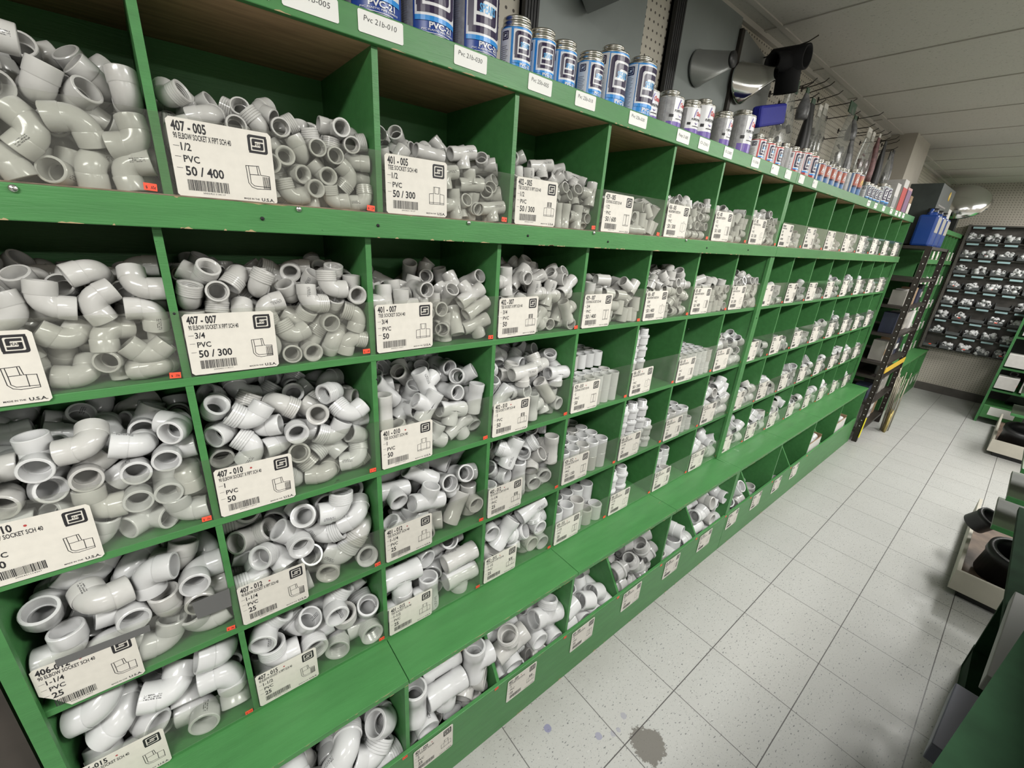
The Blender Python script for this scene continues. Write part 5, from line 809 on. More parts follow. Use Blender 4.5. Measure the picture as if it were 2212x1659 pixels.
# ---------------- cans on top ----------------
NAVY=mat('navy_label',(.014,.055,.30),rough=.3); SKY=mat('blue_label',(.02,.27,.72),rough=.3); INKB=mat('dark_purple_ink',(.022,.012,.05),rough=.3); WLAB=mat('white_can_label',(.78,.78,.80),rough=.32)
PURP=mat('purple_band',(.13,.07,.36),rough=.35); REDL=mat('red_label',(.55,.035,.035),rough=.3); SILV=mat('silver_can',(.30,.30,.305),rough=.4,metal=.15,var=.2,vscale=90); SKYI=mat('sky_text',(.10,.42,.80),rough=.3)
ORNG=mat('orange_red_label',(.42,.10,.06),rough=.35); BLUED=mat('steel_blue_label',(.045,.15,.36),rough=.35); YEL=mat('yellow_label',(.75,.50,.06),rough=.4); TEALD=mat('dark_teal_label',(.03,.09,.16),rough=.35); REDI=mat('red_ink',(.60,.03,.04),rough=.4)
def wrap(b,R,a0=0):
    """bend a flat drawing (x along the girth, y up) round a can of radius R, front facing -Y"""
    bmesh.ops.triangulate(b,faces=b.faces[:])
    xs=[v.co.x for v in b.verts]
    if not xs: return b
    st=R*.16; x=math.ceil(min(xs)/st)*st
    while x<max(xs):
        bmesh.ops.bisect_plane(b,geom=b.verts[:]+b.edges[:]+b.faces[:],plane_co=(x,0,0),plane_no=(1,0,0)); x+=st
    for v in b.verts:
        a=v.co.x/R+a0; v.co=Vector((R*math.sin(a),-R*math.cos(a),v.co.y))
    return b
def can(x,y,R,H,style,label,rot=0,lidr=.8,small=False):
    t=thing('can',label,'can',(x,y,ZT),'cans along the top of the shelving',rot)
    n=32; b=bmesh.new(); turn(b,[(0,0),(R*.985,0),(R,.002),(R,.0035),(R*.98,.0045)],n)
    side={'navy':NAVY,'sky':SKY,'purple':WLAB,'silver':SILV,'red':REDL,'orange':BLUED,'teal':TEALD}[style]
    mesh_obj('base_rim',b,TIN,t,True); b=bmesh.new(); turn(b,[(R*.985,.0045),(R*.985,H)],n); mesh_obj('body',b,side,t,True)
    b=bmesh.new(); lr=R*lidr; turn(b,[(R*.985,H-.001),(R,H),(R,H+.0025),(R*.96,H+.003),(R*.93,H-.0005),(lr,H+.003),(lr,H+.008),(lr*1.05,H+.009),(lr*1.05,H+.0105),(lr,H+.0115),(lr,H+.0155),(lr*1.03,H+.016),(lr*1.03,H+.019),(lr*.97,H+.0205),(0,H+.019)],n); mesh_obj('lid',b,TIN,t,True)
    r=R+.0002
    def art(name,f,m,rr,a0=0):
        i=bmesh.new(); f(i); wrap(i,rr,a0); mesh_obj(name,i,m,t)
    W=R*1.75
    if style in('navy','sky','red','teal'):
        art('side_panel',lambda i:ink_rect(i,-R*.42,R*.42,.004,H-.003),WLAB if style!='navy' else SILV,r,-1.35)
        art('small_print',lambda i:[ink_rect(i,-R*.34,R*(.1+.2*((q*7)%3)/3),.008+q*.0036,.0092+q*.0036) for q in range(int((H-.035)/.0036))]and None,INKG,r+.0002,-1.35)
        art('small_emblem',lambda i:emblem(i,-R*.25,H-.006-R*.5,R*.5,R*.45,text=False),INKB,r+.0003,-1.35)
        lo,hi=H*.30,H-.005; w=min(W,(hi-lo)*1.05)
        art('label_panel',lambda i:ink_rect(i,-w/2,w/2,lo-.004,hi),WLAB,r)
        art('emblem',lambda i:emblem(i,-w/2+.0025,lo,w-.005,hi-lo-.003,text=False),INKB,r+.0003)
        if style!='teal': art('name_text',lambda i:ink_text(i,'SPEARS',-w*.21,lo+(hi-lo)*.40,(hi-lo)*.17,wid=w*.42,bold=.02),SKYI,r+.0005)
        art('stripe',lambda i:ink_rect(i,-w/2,w/2,lo-.004-H*.06,lo-.004),SKY,r+.0003)
        if style!='teal':
            nm={'navy':'PVC-21','sky':'PVC-25','red':'PVC-'}[style]
            art('product_text',lambda i:(ink_text(i,nm,-w*.20,H*.13,H*.07,wid=w*.55,bold=.03),ink_text(i,'PVC PLASTIC PIPE CEMENT',-w*.36,H*.095,H*.022,wid=w*.8,bold=.01),[ink_rect(i,-w*.3,w*.3,H*(.03+q*.018),H*(.037+q*.018)) for q in range(3)]),WLAB,r+.0003)
    elif style in('purple','silver'):
        if style=='silver':
            art('label_panel',lambda i:ink_rect(i,-R*.55,R*1.1,.004,H-.003),WLAB,r)
        art('side_panel',lambda i:ink_rect(i,-R*.8,R*.25,.004,H-.003),SILV,r,-1.2)
        art('small_print',lambda i:[ink_rect(i,-R*.7,R*(.0+.1*((q*5)%3)/3),.008+q*.004,.0092+q*.004) for q in range(int((H-.02)/.004))]and None,INKG,r+.0002,-1.2)
        art('purple_band',lambda i:ink_rect(i,-R*.95,R*.95,.004,H*.30),PURP,r+.0001)
        art('red_name',lambda i:ink_text(i,'Oatey',-R*.05,H*.73,H*.13,wid=R*.75,bold=.03),REDI,r+.0003)
        art('swoosh',lambda i:ink_poly(i,[(-R*.28,H*.66),(-R*.20,H*.66),(-R*.13,H*.80),(-R*.02,H*.93),(-R*.10,H*.93),(-R*.21,H*.81)]),PURP,r+.0003)
        art('product_text',lambda i:(ink_text(i,'PURPLE PRIMER',-R*.45,H*.57,H*.07,wid=R*1.2,bold=.03),ink_rect(i,-R*.8,-R*.5,H*.42,H*.5),ink_rect(i,-R*.3,R*.5,H*.37,H*.39)),INK,r+.0003)
        art('drop_mark',lambda i:ink_poly(i,[(-R*.15,H*.50),(R*.1,H*.44),(R*.35,H*.50),(R*.1,H*.47)]),PURP,r+.0003)
    elif style=='orange':
        art('label_panel',lambda i:ink_rect(i,-R*1.0,R*1.0,H*.42,H-.004),ORNG,r)
        art('seam_panel',lambda i:ink_rect(i,-R*.09,R*.09,.004,H-.003),WLAB,r+.0002,-.95)
        art('label_print',lambda i:[ink_line(i,[(-R*.5+q*R*.12,H*(.55+.1*(q%2))),(-R*.3+q*R*.12,H*(.80-.08*(q%3)))],R*.10) for q in range(7)]and None,YEL if small else WLAB,r+.0004)
        art('dark_band',lambda i:ink_rect(i,-R*.9,R*.9,H*.36,H*.44),INKB,r+.0002)
    return t
def F_(px): return px
CANS=[(.455,.056,.050,.125,'navy','large navy blue can, first from the near end of the top'),(.558,.056,.050,.125,'navy','large navy blue can, second from the near end of the top'),(.662,.056,.050,.125,'navy','large navy blue can above the third handwritten label'),(.768,.056,.050,.125,'navy','large navy blue can, second before the small light blue cans'),(.872,.056,.050,.125,'navy','large navy blue can right before the small light blue cans'),
(.972,.042,.0335,.078,'sky','small light blue can next to the last big navy can'),(1.045,.044,.0335,.078,'sky','small light blue can, second after the big navy cans'),(1.118,.048,.0335,.078,'sky','small light blue can, third after the big navy cans'),(1.205,.040,.0335,.078,'sky','small light blue can, fourth after the navy cans, in front'),(1.185,.150,.0335,.110,'sky','light blue can standing behind the row of small ones'),
(1.318,.072,.045,.128,'sky','tall light blue can, first of the two tall ones'),(1.425,.060,.045,.128,'sky','tall light blue can, second of the two, beside purple-and-white cans'),
(1.50,.085,.040,.088,'purple','white and purple can half hidden behind the last tall light blue can'),(1.605,.075,.045,.092,'silver','grey-sided can with purple band, second of the purple primer group'),(1.70,.060,.036,.084,'purple','white and purple can, third of the purple primer group'),(1.79,.068,.040,.108,'purple','taller white and purple can, fourth of the purple primer group'),(1.90,.050,.034,.092,'silver','small grey can with purple band, fifth of the purple primer group'),(2.055,.062,.048,.128,'silver','largest can with purple band beside the small red cans')]
for a in CANS: can(*a,rot={'silver':-.05}.get(a[4],-.1)+rnd.uniform(-.12,.12),lidr=.86 if a[2]<.04 else .62)
nth=['first','second','third','fourth','fifth','sixth','seventh','eighth']
for k,x in enumerate((2.19,2.275,2.36)): can(x,.05,.034,.076,'red','small red can, %s of the three small red ones'%nth[k],lidr=.6)
can(2.455,.055,.034,.088,'silver','small grey can between the small and taller red cans',rot=1.2,lidr=.6)
for k,(x,y) in enumerate(((2.545,.05),(2.62,.13),(2.66,.05),(2.755,.05))): can(x,y,.037,.100 if k else .088,'red','taller red can, %s of the taller red group'%nth[k],lidr=.6)
for k,(x,h) in enumerate(((2.87,.086),(2.955,.088),(3.04,.088),(3.125,.088),(3.21,.092))): can(x,.05,.034,h,'orange' if k!=3 else 'orange','orange and blue can, %s of the orange and blue row'%nth[k],lidr=.62)
for k,(x,y) in enumerate(((2.92,.125),(3.0,.125),(3.09,.125),(3.18,.13))): can(x,y,.034,.088,'orange','orange and blue can in the back row, %s from the near end'%nth[k],lidr=.62)
can(3.31,.06,.038,.10,'silver','plain grey can amid the orange and blue cans',rot=2.0,lidr=.6)
for k,(x,s_) in enumerate(((3.41,0),(3.50,1))): can(x,.05,.040,.112,'orange','taller orange and blue can, %s before the dark teal cans'%nth[k],lidr=.62,small=bool(s_))
for k,x in enumerate((3.70,3.785,3.87,3.955)): can(x,.045,.034,.082,'teal','small dark teal can, %s of four'%nth[k],lidr=.62)
for k,x in enumerate((4.07,4.17)): can(x,.05,.042,.115,'teal','taller dark teal can, %s of two'%nth[k],lidr=.62)
# tall book-like cartons at the end of the second unit
def carton(x,y,w,d,h,m,label,z=ZT,band=None,bandm=None,cat='box',name='carton',rz=0):
    t=thing(name,label,cat,(x,y,z),None,rz); box('body',-w/2,w/2,-d/2,d/2,0,h,m,t,bev=.002)
    if band: box('printed_band',-w/2-.0008,w/2+.0008,-d/2-.0008,-d/2+.001,h*band[0],h*band[1],bandm,t)
    return t
CART=mat('brown_cardboard',(.30,.20,.115),rough=.8,var=.1,vscale=20,bump=.15,bscale=60)
WCART=mat('white_carton',(.62,.60,.58),rough=.6,var=.05); PINK=mat('pinkish_edge',(.55,.30,.30),rough=.5); VIO=mat('violet_print',(.20,.09,.20),rough=.45)
carton(4.34,.08,.10,.13,.165,WCART,'grey-white carton leaning near the small red-edged one',band=(.1,.5),bandm=SILV)
carton(4.50,.075,.12,.13,.205,WCART,'tall white carton with red printed lower front',band=(.02,.75),bandm=REDL)
carton(4.66,.07,.13,.12,.17,PINK,'tall pink-edged carton with violet print',band=(.03,.9),bandm=VIO)
carton(4.79,.07,.08,.12,.13,CART,'short brown and cream carton beside the violet one',band=(.05,.6),bandm=CARD)
DARKB=mat('dark_green_box',(.035,.045,.042),rough=.5,var=.2,vscale=14)
t=carton(5.50,.02,.62,.20,.46,DARKB,'large dark box with yellow round badge on the steel rack top',z=1.735)
for q in(.12,.20,.25,.30): box('printed_line',-.24,.10,-.1015,-.0995,q,q+.012,INKG,t)
b=bmesh.new(); turn(b,[(0,0),(.035,0),(.035,.002),(0,.002)],20,M=Matrix.Rotation(PI/2,4,'X')); o=mesh_obj('badge',b,YEL,t); o.location=(.10,-.1,.40)
# ---------------- things hung on the back wall ----------------
def sheet(x0,x1,z0,z1,y,m,name,label,top=None):
    b=bmesh.new(); pts=[(x0,z0),(x1,z0),(x1,z1),(x0,z1)] if not top else top; prism(b,pts,y,y+.0012,'y'); o=mesh_obj(name,b,m); tag(o,label,'sheet metal'); return o
def ribbed(x,w_,z0,z1,label,n=5):
    t=thing('rubber_strip',label,'strip',(x,WALLY-.03,z0),'black ribbed strips on the wall'); b=bmesh.new()
    for i in range(n): bx(b,w_*i/n,w_*(i+.72)/n,0,.026,0,z1-z0)
    bx(b,0,w_,.016,.027,0,z1-z0); mesh_obj('ribs',b,BLACK,t)
ribbed(1.172,.052,ZT+.02,2.5,'black ribbed strip hanging beside the first grey sheet panel')
sheet(1.228,1.69,ZT+.02,2.502,WALLY-.02,GALVD,'metal_sheet','wide grey sheet panel on the wall behind light blue cans')
ribbed(1.842,.058,ZT+.02,2.5,'black ribbed strip hanging at the near edge of the second grey panel')
sheet(1.905,2.31,ZT+.02,2.49,WALLY-.022,GALVD,'metal_sheet','wide grey sheet panel behind the first metal cone')
sheet(2.325,2.655,ZT+.02,2.45,WALLY-.035,GALV,'metal_sheet','narrower darker sheet panel behind the bright metal cone',[(2.325,ZT+.02),(2.655,ZT+.02),(2.655,2.395),(2.325,2.452)])
b=bmesh.new(); bx(b,2.300,2.324,WALLY-.036,WALLY-.001,ZT+.02,2.45); o=mesh_obj('metal_channel',b,DARKST); tag(o,'dark vertical channel between the two metal sheet panels','channel')
def cone(name,label,base,axis,rb,rt,L,m,cap=False,cyl=0):
    t=thing(name,label,'duct piece',base); z=Vector((0,0,1)); a=Vector(axis).normalized(); M=z.rotation_difference(a).to_matrix().to_4x4()
    b=bmesh.new(); pr=[(rb*.98,0),(rb*1.04,0),(rb*1.04,.006),(rb,.008),(rt,L),(rt,L+cyl),(rt*.96,L+cyl),(rt*.96,L),(rb*.96,.008),(rb*.96,0)]
    turn(b,pr,40,M=M); mesh_obj('cone_shell',b,m,t,True,50)
    if cap: b=bmesh.new(); turn(b,[(0,L),(rt,L),(rt,L+.008),(0,L+.008)],30,M=M); mesh_obj('end_cap',b,BLACK,t)
    return t
cone('metal_cone','grey metal cone with black end disc sticking out of the second panel',(2.04,.272,2.250),(.02,-1,.02),.058,.026,.13,GALV,True)
cone('metal_cone','bright shiny metal cone sticking out beside the black branched fitting',(2.36,.258,2.272),(.0,-1,.08),.075,.022,.14,CHROME)
# square-to-round duct boot, only its lower corner in view
t=thing('duct_boot','square grey metal duct boot hanging on the first panel','duct piece',(1.40,.262,2.362)); b=bmesh.new()
prism(b,[(-.12,-.03),(0,-.135),(.10,-.07),(.12,.12),(-.10,.14)],-.17,0,'y'); mesh_obj('boot_shell',b,GALV,t)
b=bmesh.new(); turn(b,[(.07,0),(.075,.10),(.07,.10)],28,M=Matrix.Translation((.0,-.17,.02))@Matrix.Rotation(PI/2,4,'X')); mesh_obj('round_collar',b,GALV,t)
# black branched fitting on its hook
def hook(x,z,L,label,rise=.02,m=DARKST):
    b=bmesh.new(); tube(b,[(0,0,.012),(0,-.004,0),(0,-L*.5,rise*.35),(0,-L*.86,rise*.75),(0,-L,rise*.75+.014)],.0024,6); bx(b,-.007,.007,-.001,.001,-.012,.014)
    o=mesh_obj('peg_hook',b,m); o.location=(x,WALLY-.003,z); tag(o,label,'hook','thin wire hooks on the pegboard'); return o
def pipe(b,a,c,R,th=.006,n=28):
    a=Vector(a);c=Vector(c); L=(c-a).length; M=Matrix.Translation(a)@Vector((0,0,1)).rotation_difference((c-a).normalized()).to_matrix().to_4x4()
    turn(b,[(R,0),(R,L),(R-th,L),(R-th,0),(R,0)],n,M=M)
RUBM=mat('matt_black_rubber',(.010,.010,.011),rough=.7,spec=.2)
t=thing('branched_fitting','large black plastic branched pipe fitting hung below the ceiling','pipe fitting',(2.53,.150,2.375)); b=bmesh.new()
pipe(b,(0,.075,.01),(0,-.065,.0),.045,.008); mesh_obj('upper_socket',b,RUBM,t,True,40)
b=bmesh.new(); pipe(b,(-.02,.0,-.01),(-.115,.02,-.03),.036,.006); mesh_obj('side_socket',b,RUBM,t,True,40)
b=bmesh.new(); pipe(b,(.01,.0,-.02),(.03,.0,-.115),.046,.006); mesh_obj('lower_socket',b,RUBM,t,True,40)
hook(2.53,2.405,.235,'wire hook carrying the black branched fitting',.03)
# blue brush-like bundle
BLUE=mat('bright_blue_bristle',(.008,.012,.27),rough=.6,bump=.9,bscale=260,stretch=(1,1,.2))
t=thing('blue_scrub_pad','bright blue rectangular bristle pad hanging below the black fitting','brush',(2.37,.11,2.135)); b=bmesh.new(); bx(b,-.115,.115,-.02,.02,-.038,.038,.010); o=mesh_obj('bristles',b,BLUE,t); o.rotation_euler=(0,-.24,0)
b=bmesh.new(); tube(b,[(.11,0,.035),(.15,.02,.055),(.17,.10,.060)],.003,6); mesh_obj('wire_handle',b,DARKST,t)
HK=[(3.087,2.418,.115,.02),(3.17,2.418,.115,.025),(3.335,2.42,.11,.02),(3.407,2.395,.165,.01),(3.512,2.392,.165,.008),(3.80,2.43,.13,.02),(4.064,2.466,.13,.01),(4.219,2.437,.115,.03),(4.284,2.416,.125,.035),(4.49,2.428,.10,.02),(4.722,2.44,.10,.015),(4.768,2.422,.10,.02),(2.74,2.36,.13,.02),(2.93,2.38,.12,.02)]
od=['first','second','third','fourth','fifth','sixth','seventh','eighth','ninth','tenth','eleventh','twelfth','thirteenth','fourteenth','fifteenth','sixteenth','seventeenth','eighteenth','nineteenth','twentieth','twenty-first','twenty-second','twenty-third','twenty-fourth','twenty-fifth','twenty-sixth','twenty-seventh','twenty-eighth']
for k,a in enumerate(sorted([h_ for h_ in HK if all(abs(h_[0]-p_)>.05 for p_ in (2.62,2.74,2.86,3.02,3.53,3.56,3.78,3.95,4.12,4.26,4.42,4.60))]+[(p_,z_,.30-y_+.012,.006) for p_,y_,z_ in ((2.62,.15,2.335),(2.74,.13,2.32),(2.86,.14,2.305),(3.02,.16,2.315),(3.53,.15,2.365),(3.57,.14,2.265),(3.78,.13,2.345),(3.95,.15,2.355),(4.12,.16,2.375),(4.26,.15,2.355),(4.42,.14,2.315),(4.60,.17,2.355))])): hook(a[0],a[1],a[2],'thin wire hook under the ceiling, %s counting away from the camera'%od[k],a[3])
GCARD=mat('green_header_card',(.035,.085,.045),rough=.5,var=.3,vscale=60); GREY_IT=mat('grey_contents',(.14,.14,.145),rough=.35,var=.6,vscale=35); RUST=mat('reddish_contents',(.16,.07,.07),rough=.5,var=.6,vscale=40)
def pack(x,y,z,w_,h,kind,label,rz=0,head=GCARD,inner=GREY_IT,taper=.25):
    t=thing('hanging_package',label,'package',(x,y,z),'packages hung on the pegboard',rz)
    b=bmesh.new(); n=6; prof=[]
    for i in range(n+1):
        f=i/n; ww=w_*(taper+(1-taper)*min(1,f*1.7))/2; dd=.004+.024*math.sin(min(1,f*1.15)*PI*.62)
        prof.append((ww,dd,-h*f))
    rings=[[b.verts.new((a*math.cos(q*PI/6),d*math.sin(q*PI/6),zz)) for q in range(12)] for a,d,zz in prof]
    for r0,r1 in zip(rings,rings[1:]):
        for q in range(12): b.faces.new((r0[q],r0[(q+1)%12],r1[(q+1)%12],r1[q]))
    b.faces.new(rings[-1]); mesh_obj('clear_bag',b,BAG if kind!='solid' else inner,t,True,60)
    box('header_card',-w_*.3,w_*.3,-.0025,.0025,-.028,.022,head,t)
    if kind!='solid':
        b=bmesh.new(); r_=random.Random(int(x*1000))
        for i in range(9):
            zz=-h*r_.uniform(.45,.95); xx=w_*r_.uniform(-.3,.3); s=r_.uniform(.010,.022); pipe(b,(xx,-.006,zz),(xx+s*1.5*r_.uniform(-1,1),.006,zz+s*1.6),s*.5,.002,10)
        mesh_obj('contents',b,inner,t,True)
LG=mat('pale_contents',(.30,.29,.27),rough=.4,var=.3,vscale=30)
PK=[(2.62,.15,2.31,.20,.30,'b','clear bag with grey hose fittings, nearest of the hanging packages',GCARD,GREY_IT,.2),(2.74,.13,2.295,.05,.10,'solid','small green carded pack hanging next to the nearest clear bag',GCARD,GREY_IT,.9),(2.86,.14,2.28,.07,.26,'solid','dark narrow package hanging behind the nearest clear bag',GCARD,BLACK,.9),
(3.02,.16,2.29,.07,.22,'b','beige-backed clear package, second bag from the camera',CARD,LG,.7),(3.17,.19,2.33,.09,.24,'b','pale clear package on the second high hook',CARD,LG,.7),(3.34,.12,2.36,.17,.34,'b','tall pointed clear bag midway along the hanging goods',GCARD,LG,.08),(3.53,.15,2.34,.07,.10,'solid','small green carded pack beside the tall pointed bag',GCARD,GREY_IT,.9),
(3.56,.14,2.24,.08,.20,'solid','dark shiny package beside the tall pointed bag',BLACK,GREY_IT,.8),(3.78,.13,2.32,.13,.28,'b','clear bag of reddish brown parts',CARD,RUST,.5),(3.95,.15,2.33,.09,.26,'b','narrow clear bag behind the reddish parts',CARD,RUST,.6),(4.12,.16,2.35,.06,.28,'solid','narrow brown package hung before the black ones',CARD,RUST,.9),(4.26,.15,2.33,.07,.32,'solid','black package, third from the wall column',BLACK,BLACK,.8),
(4.42,.14,2.29,.09,.26,'b','clear bag of black parts near the wall column',BLACK,BLACK,.7),(4.60,.17,2.33,.08,.22,'solid','black package closest to the wall column',BLACK,GREY_IT,.8)]
for x,y,z,w_,h,k_,lb,hd,inn,tp in PK: pack(x,y,z,w_,h,k_,lb,0,hd,inn,tp)
# ---------------- steel rack between the green units ----------------
def holes_post(t,x,y,z1=1.72):
    b=bmesh.new(); bx(b,x-.002,x+.036,y,y+.003,0,z1); bx(b,x-.002,x+.001,y,y+.038,0,z1); mesh_obj('post',b,DARKST,t)
    b=bmesh.new(); z=.16
    while z<z1-.03: 
        turn(b,[(0,0),(.0045,0)],8,(x-.003,y+.018,z),M=Matrix.Rotation(PI/2,4,'Y')); turn(b,[(0,0),(.0045,0)],8,(x+.018,y-.0008,z),M=Matrix.Rotation(PI/2,4,'X')); z+=.055
    mesh_obj('slot_holes',b,HOLE,t)
HOLE=mat('pale_slot',(.55,.54,.52),rough=.5)
rk=thing('steel_rack','dark brown slotted steel rack standing between the green shelving units','shelving unit',(0,0,0))
for x in(5.03,5.86):
    for y in(-.175,.24): holes_post(rk,x,y)
for z in(.09,.36,.60,.73,.98,1.22,1.44,1.70): 
    b=bmesh.new(); bx(b,5.03,5.895,-.17,.27,z,z+.022); mesh_obj('shelf',b,DARKST,rk)
for z,l in((.665,'yellow shelf tag strip across the steel rack at mid height'),):
    b=bmesh.new(); bx(b,5.06,5.86,-.181,-.176,z,z+.048); o=mesh_obj('yellow_tag',b,YEL); tag(o,l,'sign')
b=bmesh.new(); prism(b,[(5.02,.05),(5.03,.235),(5.065,.24),(5.058,.045)],-.182,-.178,'y'); o=mesh_obj('yellow_tape',b,mat('yellow_tape',(.80,.70,.02),rough=.5)); tag(o,'bright yellow tape at the foot of the steel rack post','tape')
JUGB=mat('jug_blue',(.012,.05,.24),rough=.3); GREYP=mat('grey_panel',(.36,.34,.31),rough=.6,var=.1,vscale=9)
for k,x in enumerate((5.16,5.38,5.60)):
    t=thing('blue_jug','blue jug with pale printed label on the steel rack, %s of three'%nth[k],'jug',(x,-.08,1.722),'blue jugs on the steel rack'); b=bmesh.new()
    bx(b,-.085,.085,-.06,.06,0,.235,.016); turn(b,[(.035,.23),(.03,.262),(.0,.262)],20); mesh_obj('body',b,JUGB,t); b=bmesh.new(); turn(b,[(.033,.258),(.033,.285),(0,.287)],20); mesh_obj('cap',b,BLACK,t,True)
    b=bmesh.new(); tube(b,[(-.07,0,.22),(-.06,0,.27),(-.01,0,.275)],.012,8); mesh_obj('grip',b,JUGB,t)
    box('label',-.07,.07,-.0612,-.0602,.105,.218,GREYP,t)
rp=random.Random(3)
CM=[GREYP,BLACK,GREY_IT,WCART,LG,mat('dark_blue_pack',(.03,.035,.07),rough=.4),CART]
k=0
for zi,(z,hmax,cols) in enumerate(((1.242,.17,6),(1.002,.19,5),(.752,.20,6),(.382,.17,4),(.112,.20,4))):
    for ci in range(cols):
        x=5.125+ci*(.72/cols)+.03; hh=hmax*rp.uniform(.65,.97)
        carton(x+.02,-.078+rp.uniform(-.005,.02),.72/cols*.85,.10,hh,CM[(k*3+zi)%7],'small boxed part on the %s rack shelf from the top, %s along it'%(nth[zi+1],nth[ci]),z=z,band=(.3,.6) if k%2 else None,bandm=CM[(k+2)%7],name='boxed_part',cat='box'); k+=1
for k,x in enumerate((5.20,5.30)): 
    b=bmesh.new(); turn(b,[(0,0),(.028,0),(.028,.09),(.012,.12),(.008,.15),(0,.15)],16); o=mesh_obj('caulk_nozzle_bottle',b,PVC_W,None,True); o.location=(x,-.12,.622); tag(o,'white pointed bottle on the middle rack shelf, %s of two'%nth[k],'bottle')
t=thing('wire_bundle','bundle of thin brass and grey rods standing at the rack foot','rods',(5.62,-.26,0)); b=bmesh.new()
for i in range(16):
    a=rp.uniform(-.05,.05); c=rp.uniform(-.03,.03); tube(b,[(a,c,.01),(a*1.6+.03,c*1.5+.02,.60+rp.uniform(-.08,.05))],.004,5)
mesh_obj('rods',b,mat('brass_and_grey',(.30,.28,.22),rough=.35,metal=.7,var=.5,vscale=7),t)
b=bmesh.new()
for q in range(6): tube(b,[(-.04+q*.016,-.012+.008*(q%3),.0),(-.03+q*.018,-.01+.008*(q%3),.20+.02*(q%2))],.009,8)
mesh_obj('brass_tubes',b,mat('pale_brass',(.42,.34,.13),rough=.4,metal=.4,var=.3,vscale=30),t)
# third green unit by the end wall
L3=[5.95+.25*i for i in range(9)]
U3=shelving(3,'third green wooden bin shelving, standing against the end wall',5.95,7.935,L3,L3)
r3=random.Random(8)
for ri,r in enumerate('ABCDEF'):
    for c in range(8):
        z=ROWS[r][0] if r!='F' else .12; y=-.001 if r=='A' else (.009 if r!='F' else -.125)
        b=bmesh.new(); bx(b,0,.10,-.001,0,.0,.095); o=mesh_obj('bin_card',b,CARD); o.location=(L3[c]+.02,y,z); tag(o,'small white card, %s row, %s bin of the third unit by the end wall'%(RN[r].replace(' floor-level',''),ORD[c]),'price card','cards on the third unit')
        i=bmesh.new(); ink_rect(i,.07,.095,.06,.085); ink_rect(i,.01,.05,.01,.02); mesh_obj('printing',stand(i,0,-.0013,0),INK,o)
        if r!='A':
            for q in range(3):
                kk=('elbow','coupling','tee')[(c+q)%3]; me=fit_mesh(kk,4,PVC_W); o=bpy.data.objects.new(MATK[kk],me); COL.objects.link(o)
                o.location=(L3[c]+.07+.06*q,.06+.03*(q%2),ROWS[r][0]+.075+.02*(q%2)); o.rotation_mode='QUATERNION'; o.rotation_quaternion=Euler((r3.uniform(0,6),r3.uniform(0,6),r3.uniform(0,6))).to_quaternion(); tag(o,'white fitting in the %s row, %s bin of the third green unit'%(RN[r].replace(' floor-level',''),ORD[c]),'pipe fitting','fittings in the third unit')
# chrome dome and clutter on top of the third unit
t=thing('chrome_dome','shiny chrome domed lamp shade on top near the end wall','lamp shade',(7.05,.02,2.235)); b=bmesh.new()
turn(b,[(0,.11),(.08,.10),(.15,.06),(.19,.01),(.205,-.03),(.19,-.05),(.185,-.045),(.14,.045),(0,.09)],36,M=Matrix.Rotation(-.75,4,'Y')@Matrix.Scale(1.15,4)); mesh_obj('shade',b,CHROME,t,True)
carton(6.35,.05,.16,.14,.16,WCART,'white carton on top of the third unit beside the jugs'); carton(6.75,.10,.13,.12,.14,BLACK,'black boxed item on top of the third unit')
b=bmesh.new(); bx(b,6.95,7.05,-.02,.08,ZT,ZT+.27); o=mesh_obj('lamp_stand_box',b,BLACK); tag(o,'black box under the chrome dome','box')
# ---------------- parts organiser on the end wall ----------------
ORGX=XE-.115
t=thing('parts_organizer','tall dark rack of small open parts bins on the end wall','parts organizer',(ORGX,-.45,.58)); nr,nc=8,6
ys=[-.045-i*.155 for i in range(nc+1)]; DG=mat('dark_grey_bin',(.075,.08,.082),rough=.5); LB=mat('pale_blue_tag',(.30,.45,.47),rough=.5)
b=bmesh.new(); bx(b,.095,.112,ys[-1]+.45-.02,ys[0]+.45+.02,-.02,1.47)
for i in range(nr+1): bx(b,.0,.1,ys[-1]+.45,ys[0]+.45,i*.182-.006,i*.182+.006)
for y in (ys[0],ys[-1]): bx(b,-.03,.1,y+.45-.012,y+.45+.012,-.02,1.47)
mesh_obj('frame',b,mat('worn_dark_frame',(.075,.068,.06),rough=.5,var=.3,vscale=10),t)
b2=bmesh.new()
for r in range(nr):
    for c in range(nc):
        y1=ys[c]+.45-.012; y0=ys[c+1]+.45+.012; z=r*.182+.006
        b=bmesh.new(); bx(b,-.02,.09,y0,y1,z,z+.004); bx(b,-.02,-.016,y0,y1,z,z+.038); bx(b,-.02,.09,y0,y0+.003,z,z+.075); bx(b,-.02,.09,y1-.003,y1,z,z+.075); o=mesh_obj('bin',b,DG,t)
        if (r*7+c*3)%11: box('tag',-.012,-.010,y0+.01,y1-.02,z+.146,z+.166,LB,o)
        if (r*5+c*4)%9:
            for q in range(16):
                s=.013+.008*r3.random(); M=Matrix.Translation((ORGX+r3.uniform(-.010,.03),-.45+r3.uniform(y0+.018,y1-.018),.58+z+.012+r3.uniform(0.002,.07)))@Euler((r3.uniform(0,6),r3.uniform(0,6),0)).to_matrix().to_4x4()
                turn(b2,[(s*.7,-s),(s,-s),(s,s),(s*.7,s),(s*.7,-s)],9,M=M)
        if (r+c*2)%4==0: box('price_dot',-.0225,-.0205,(y0+y1)/2-.012,(y0+y1)/2+.012,z+.03,z+.04,ORANGE,o)
o=mesh_obj('small_fittings',b2,PVC_W); tag(o,'many tiny white fittings filling the dark organizer bins','small fittings',kind='stuff')
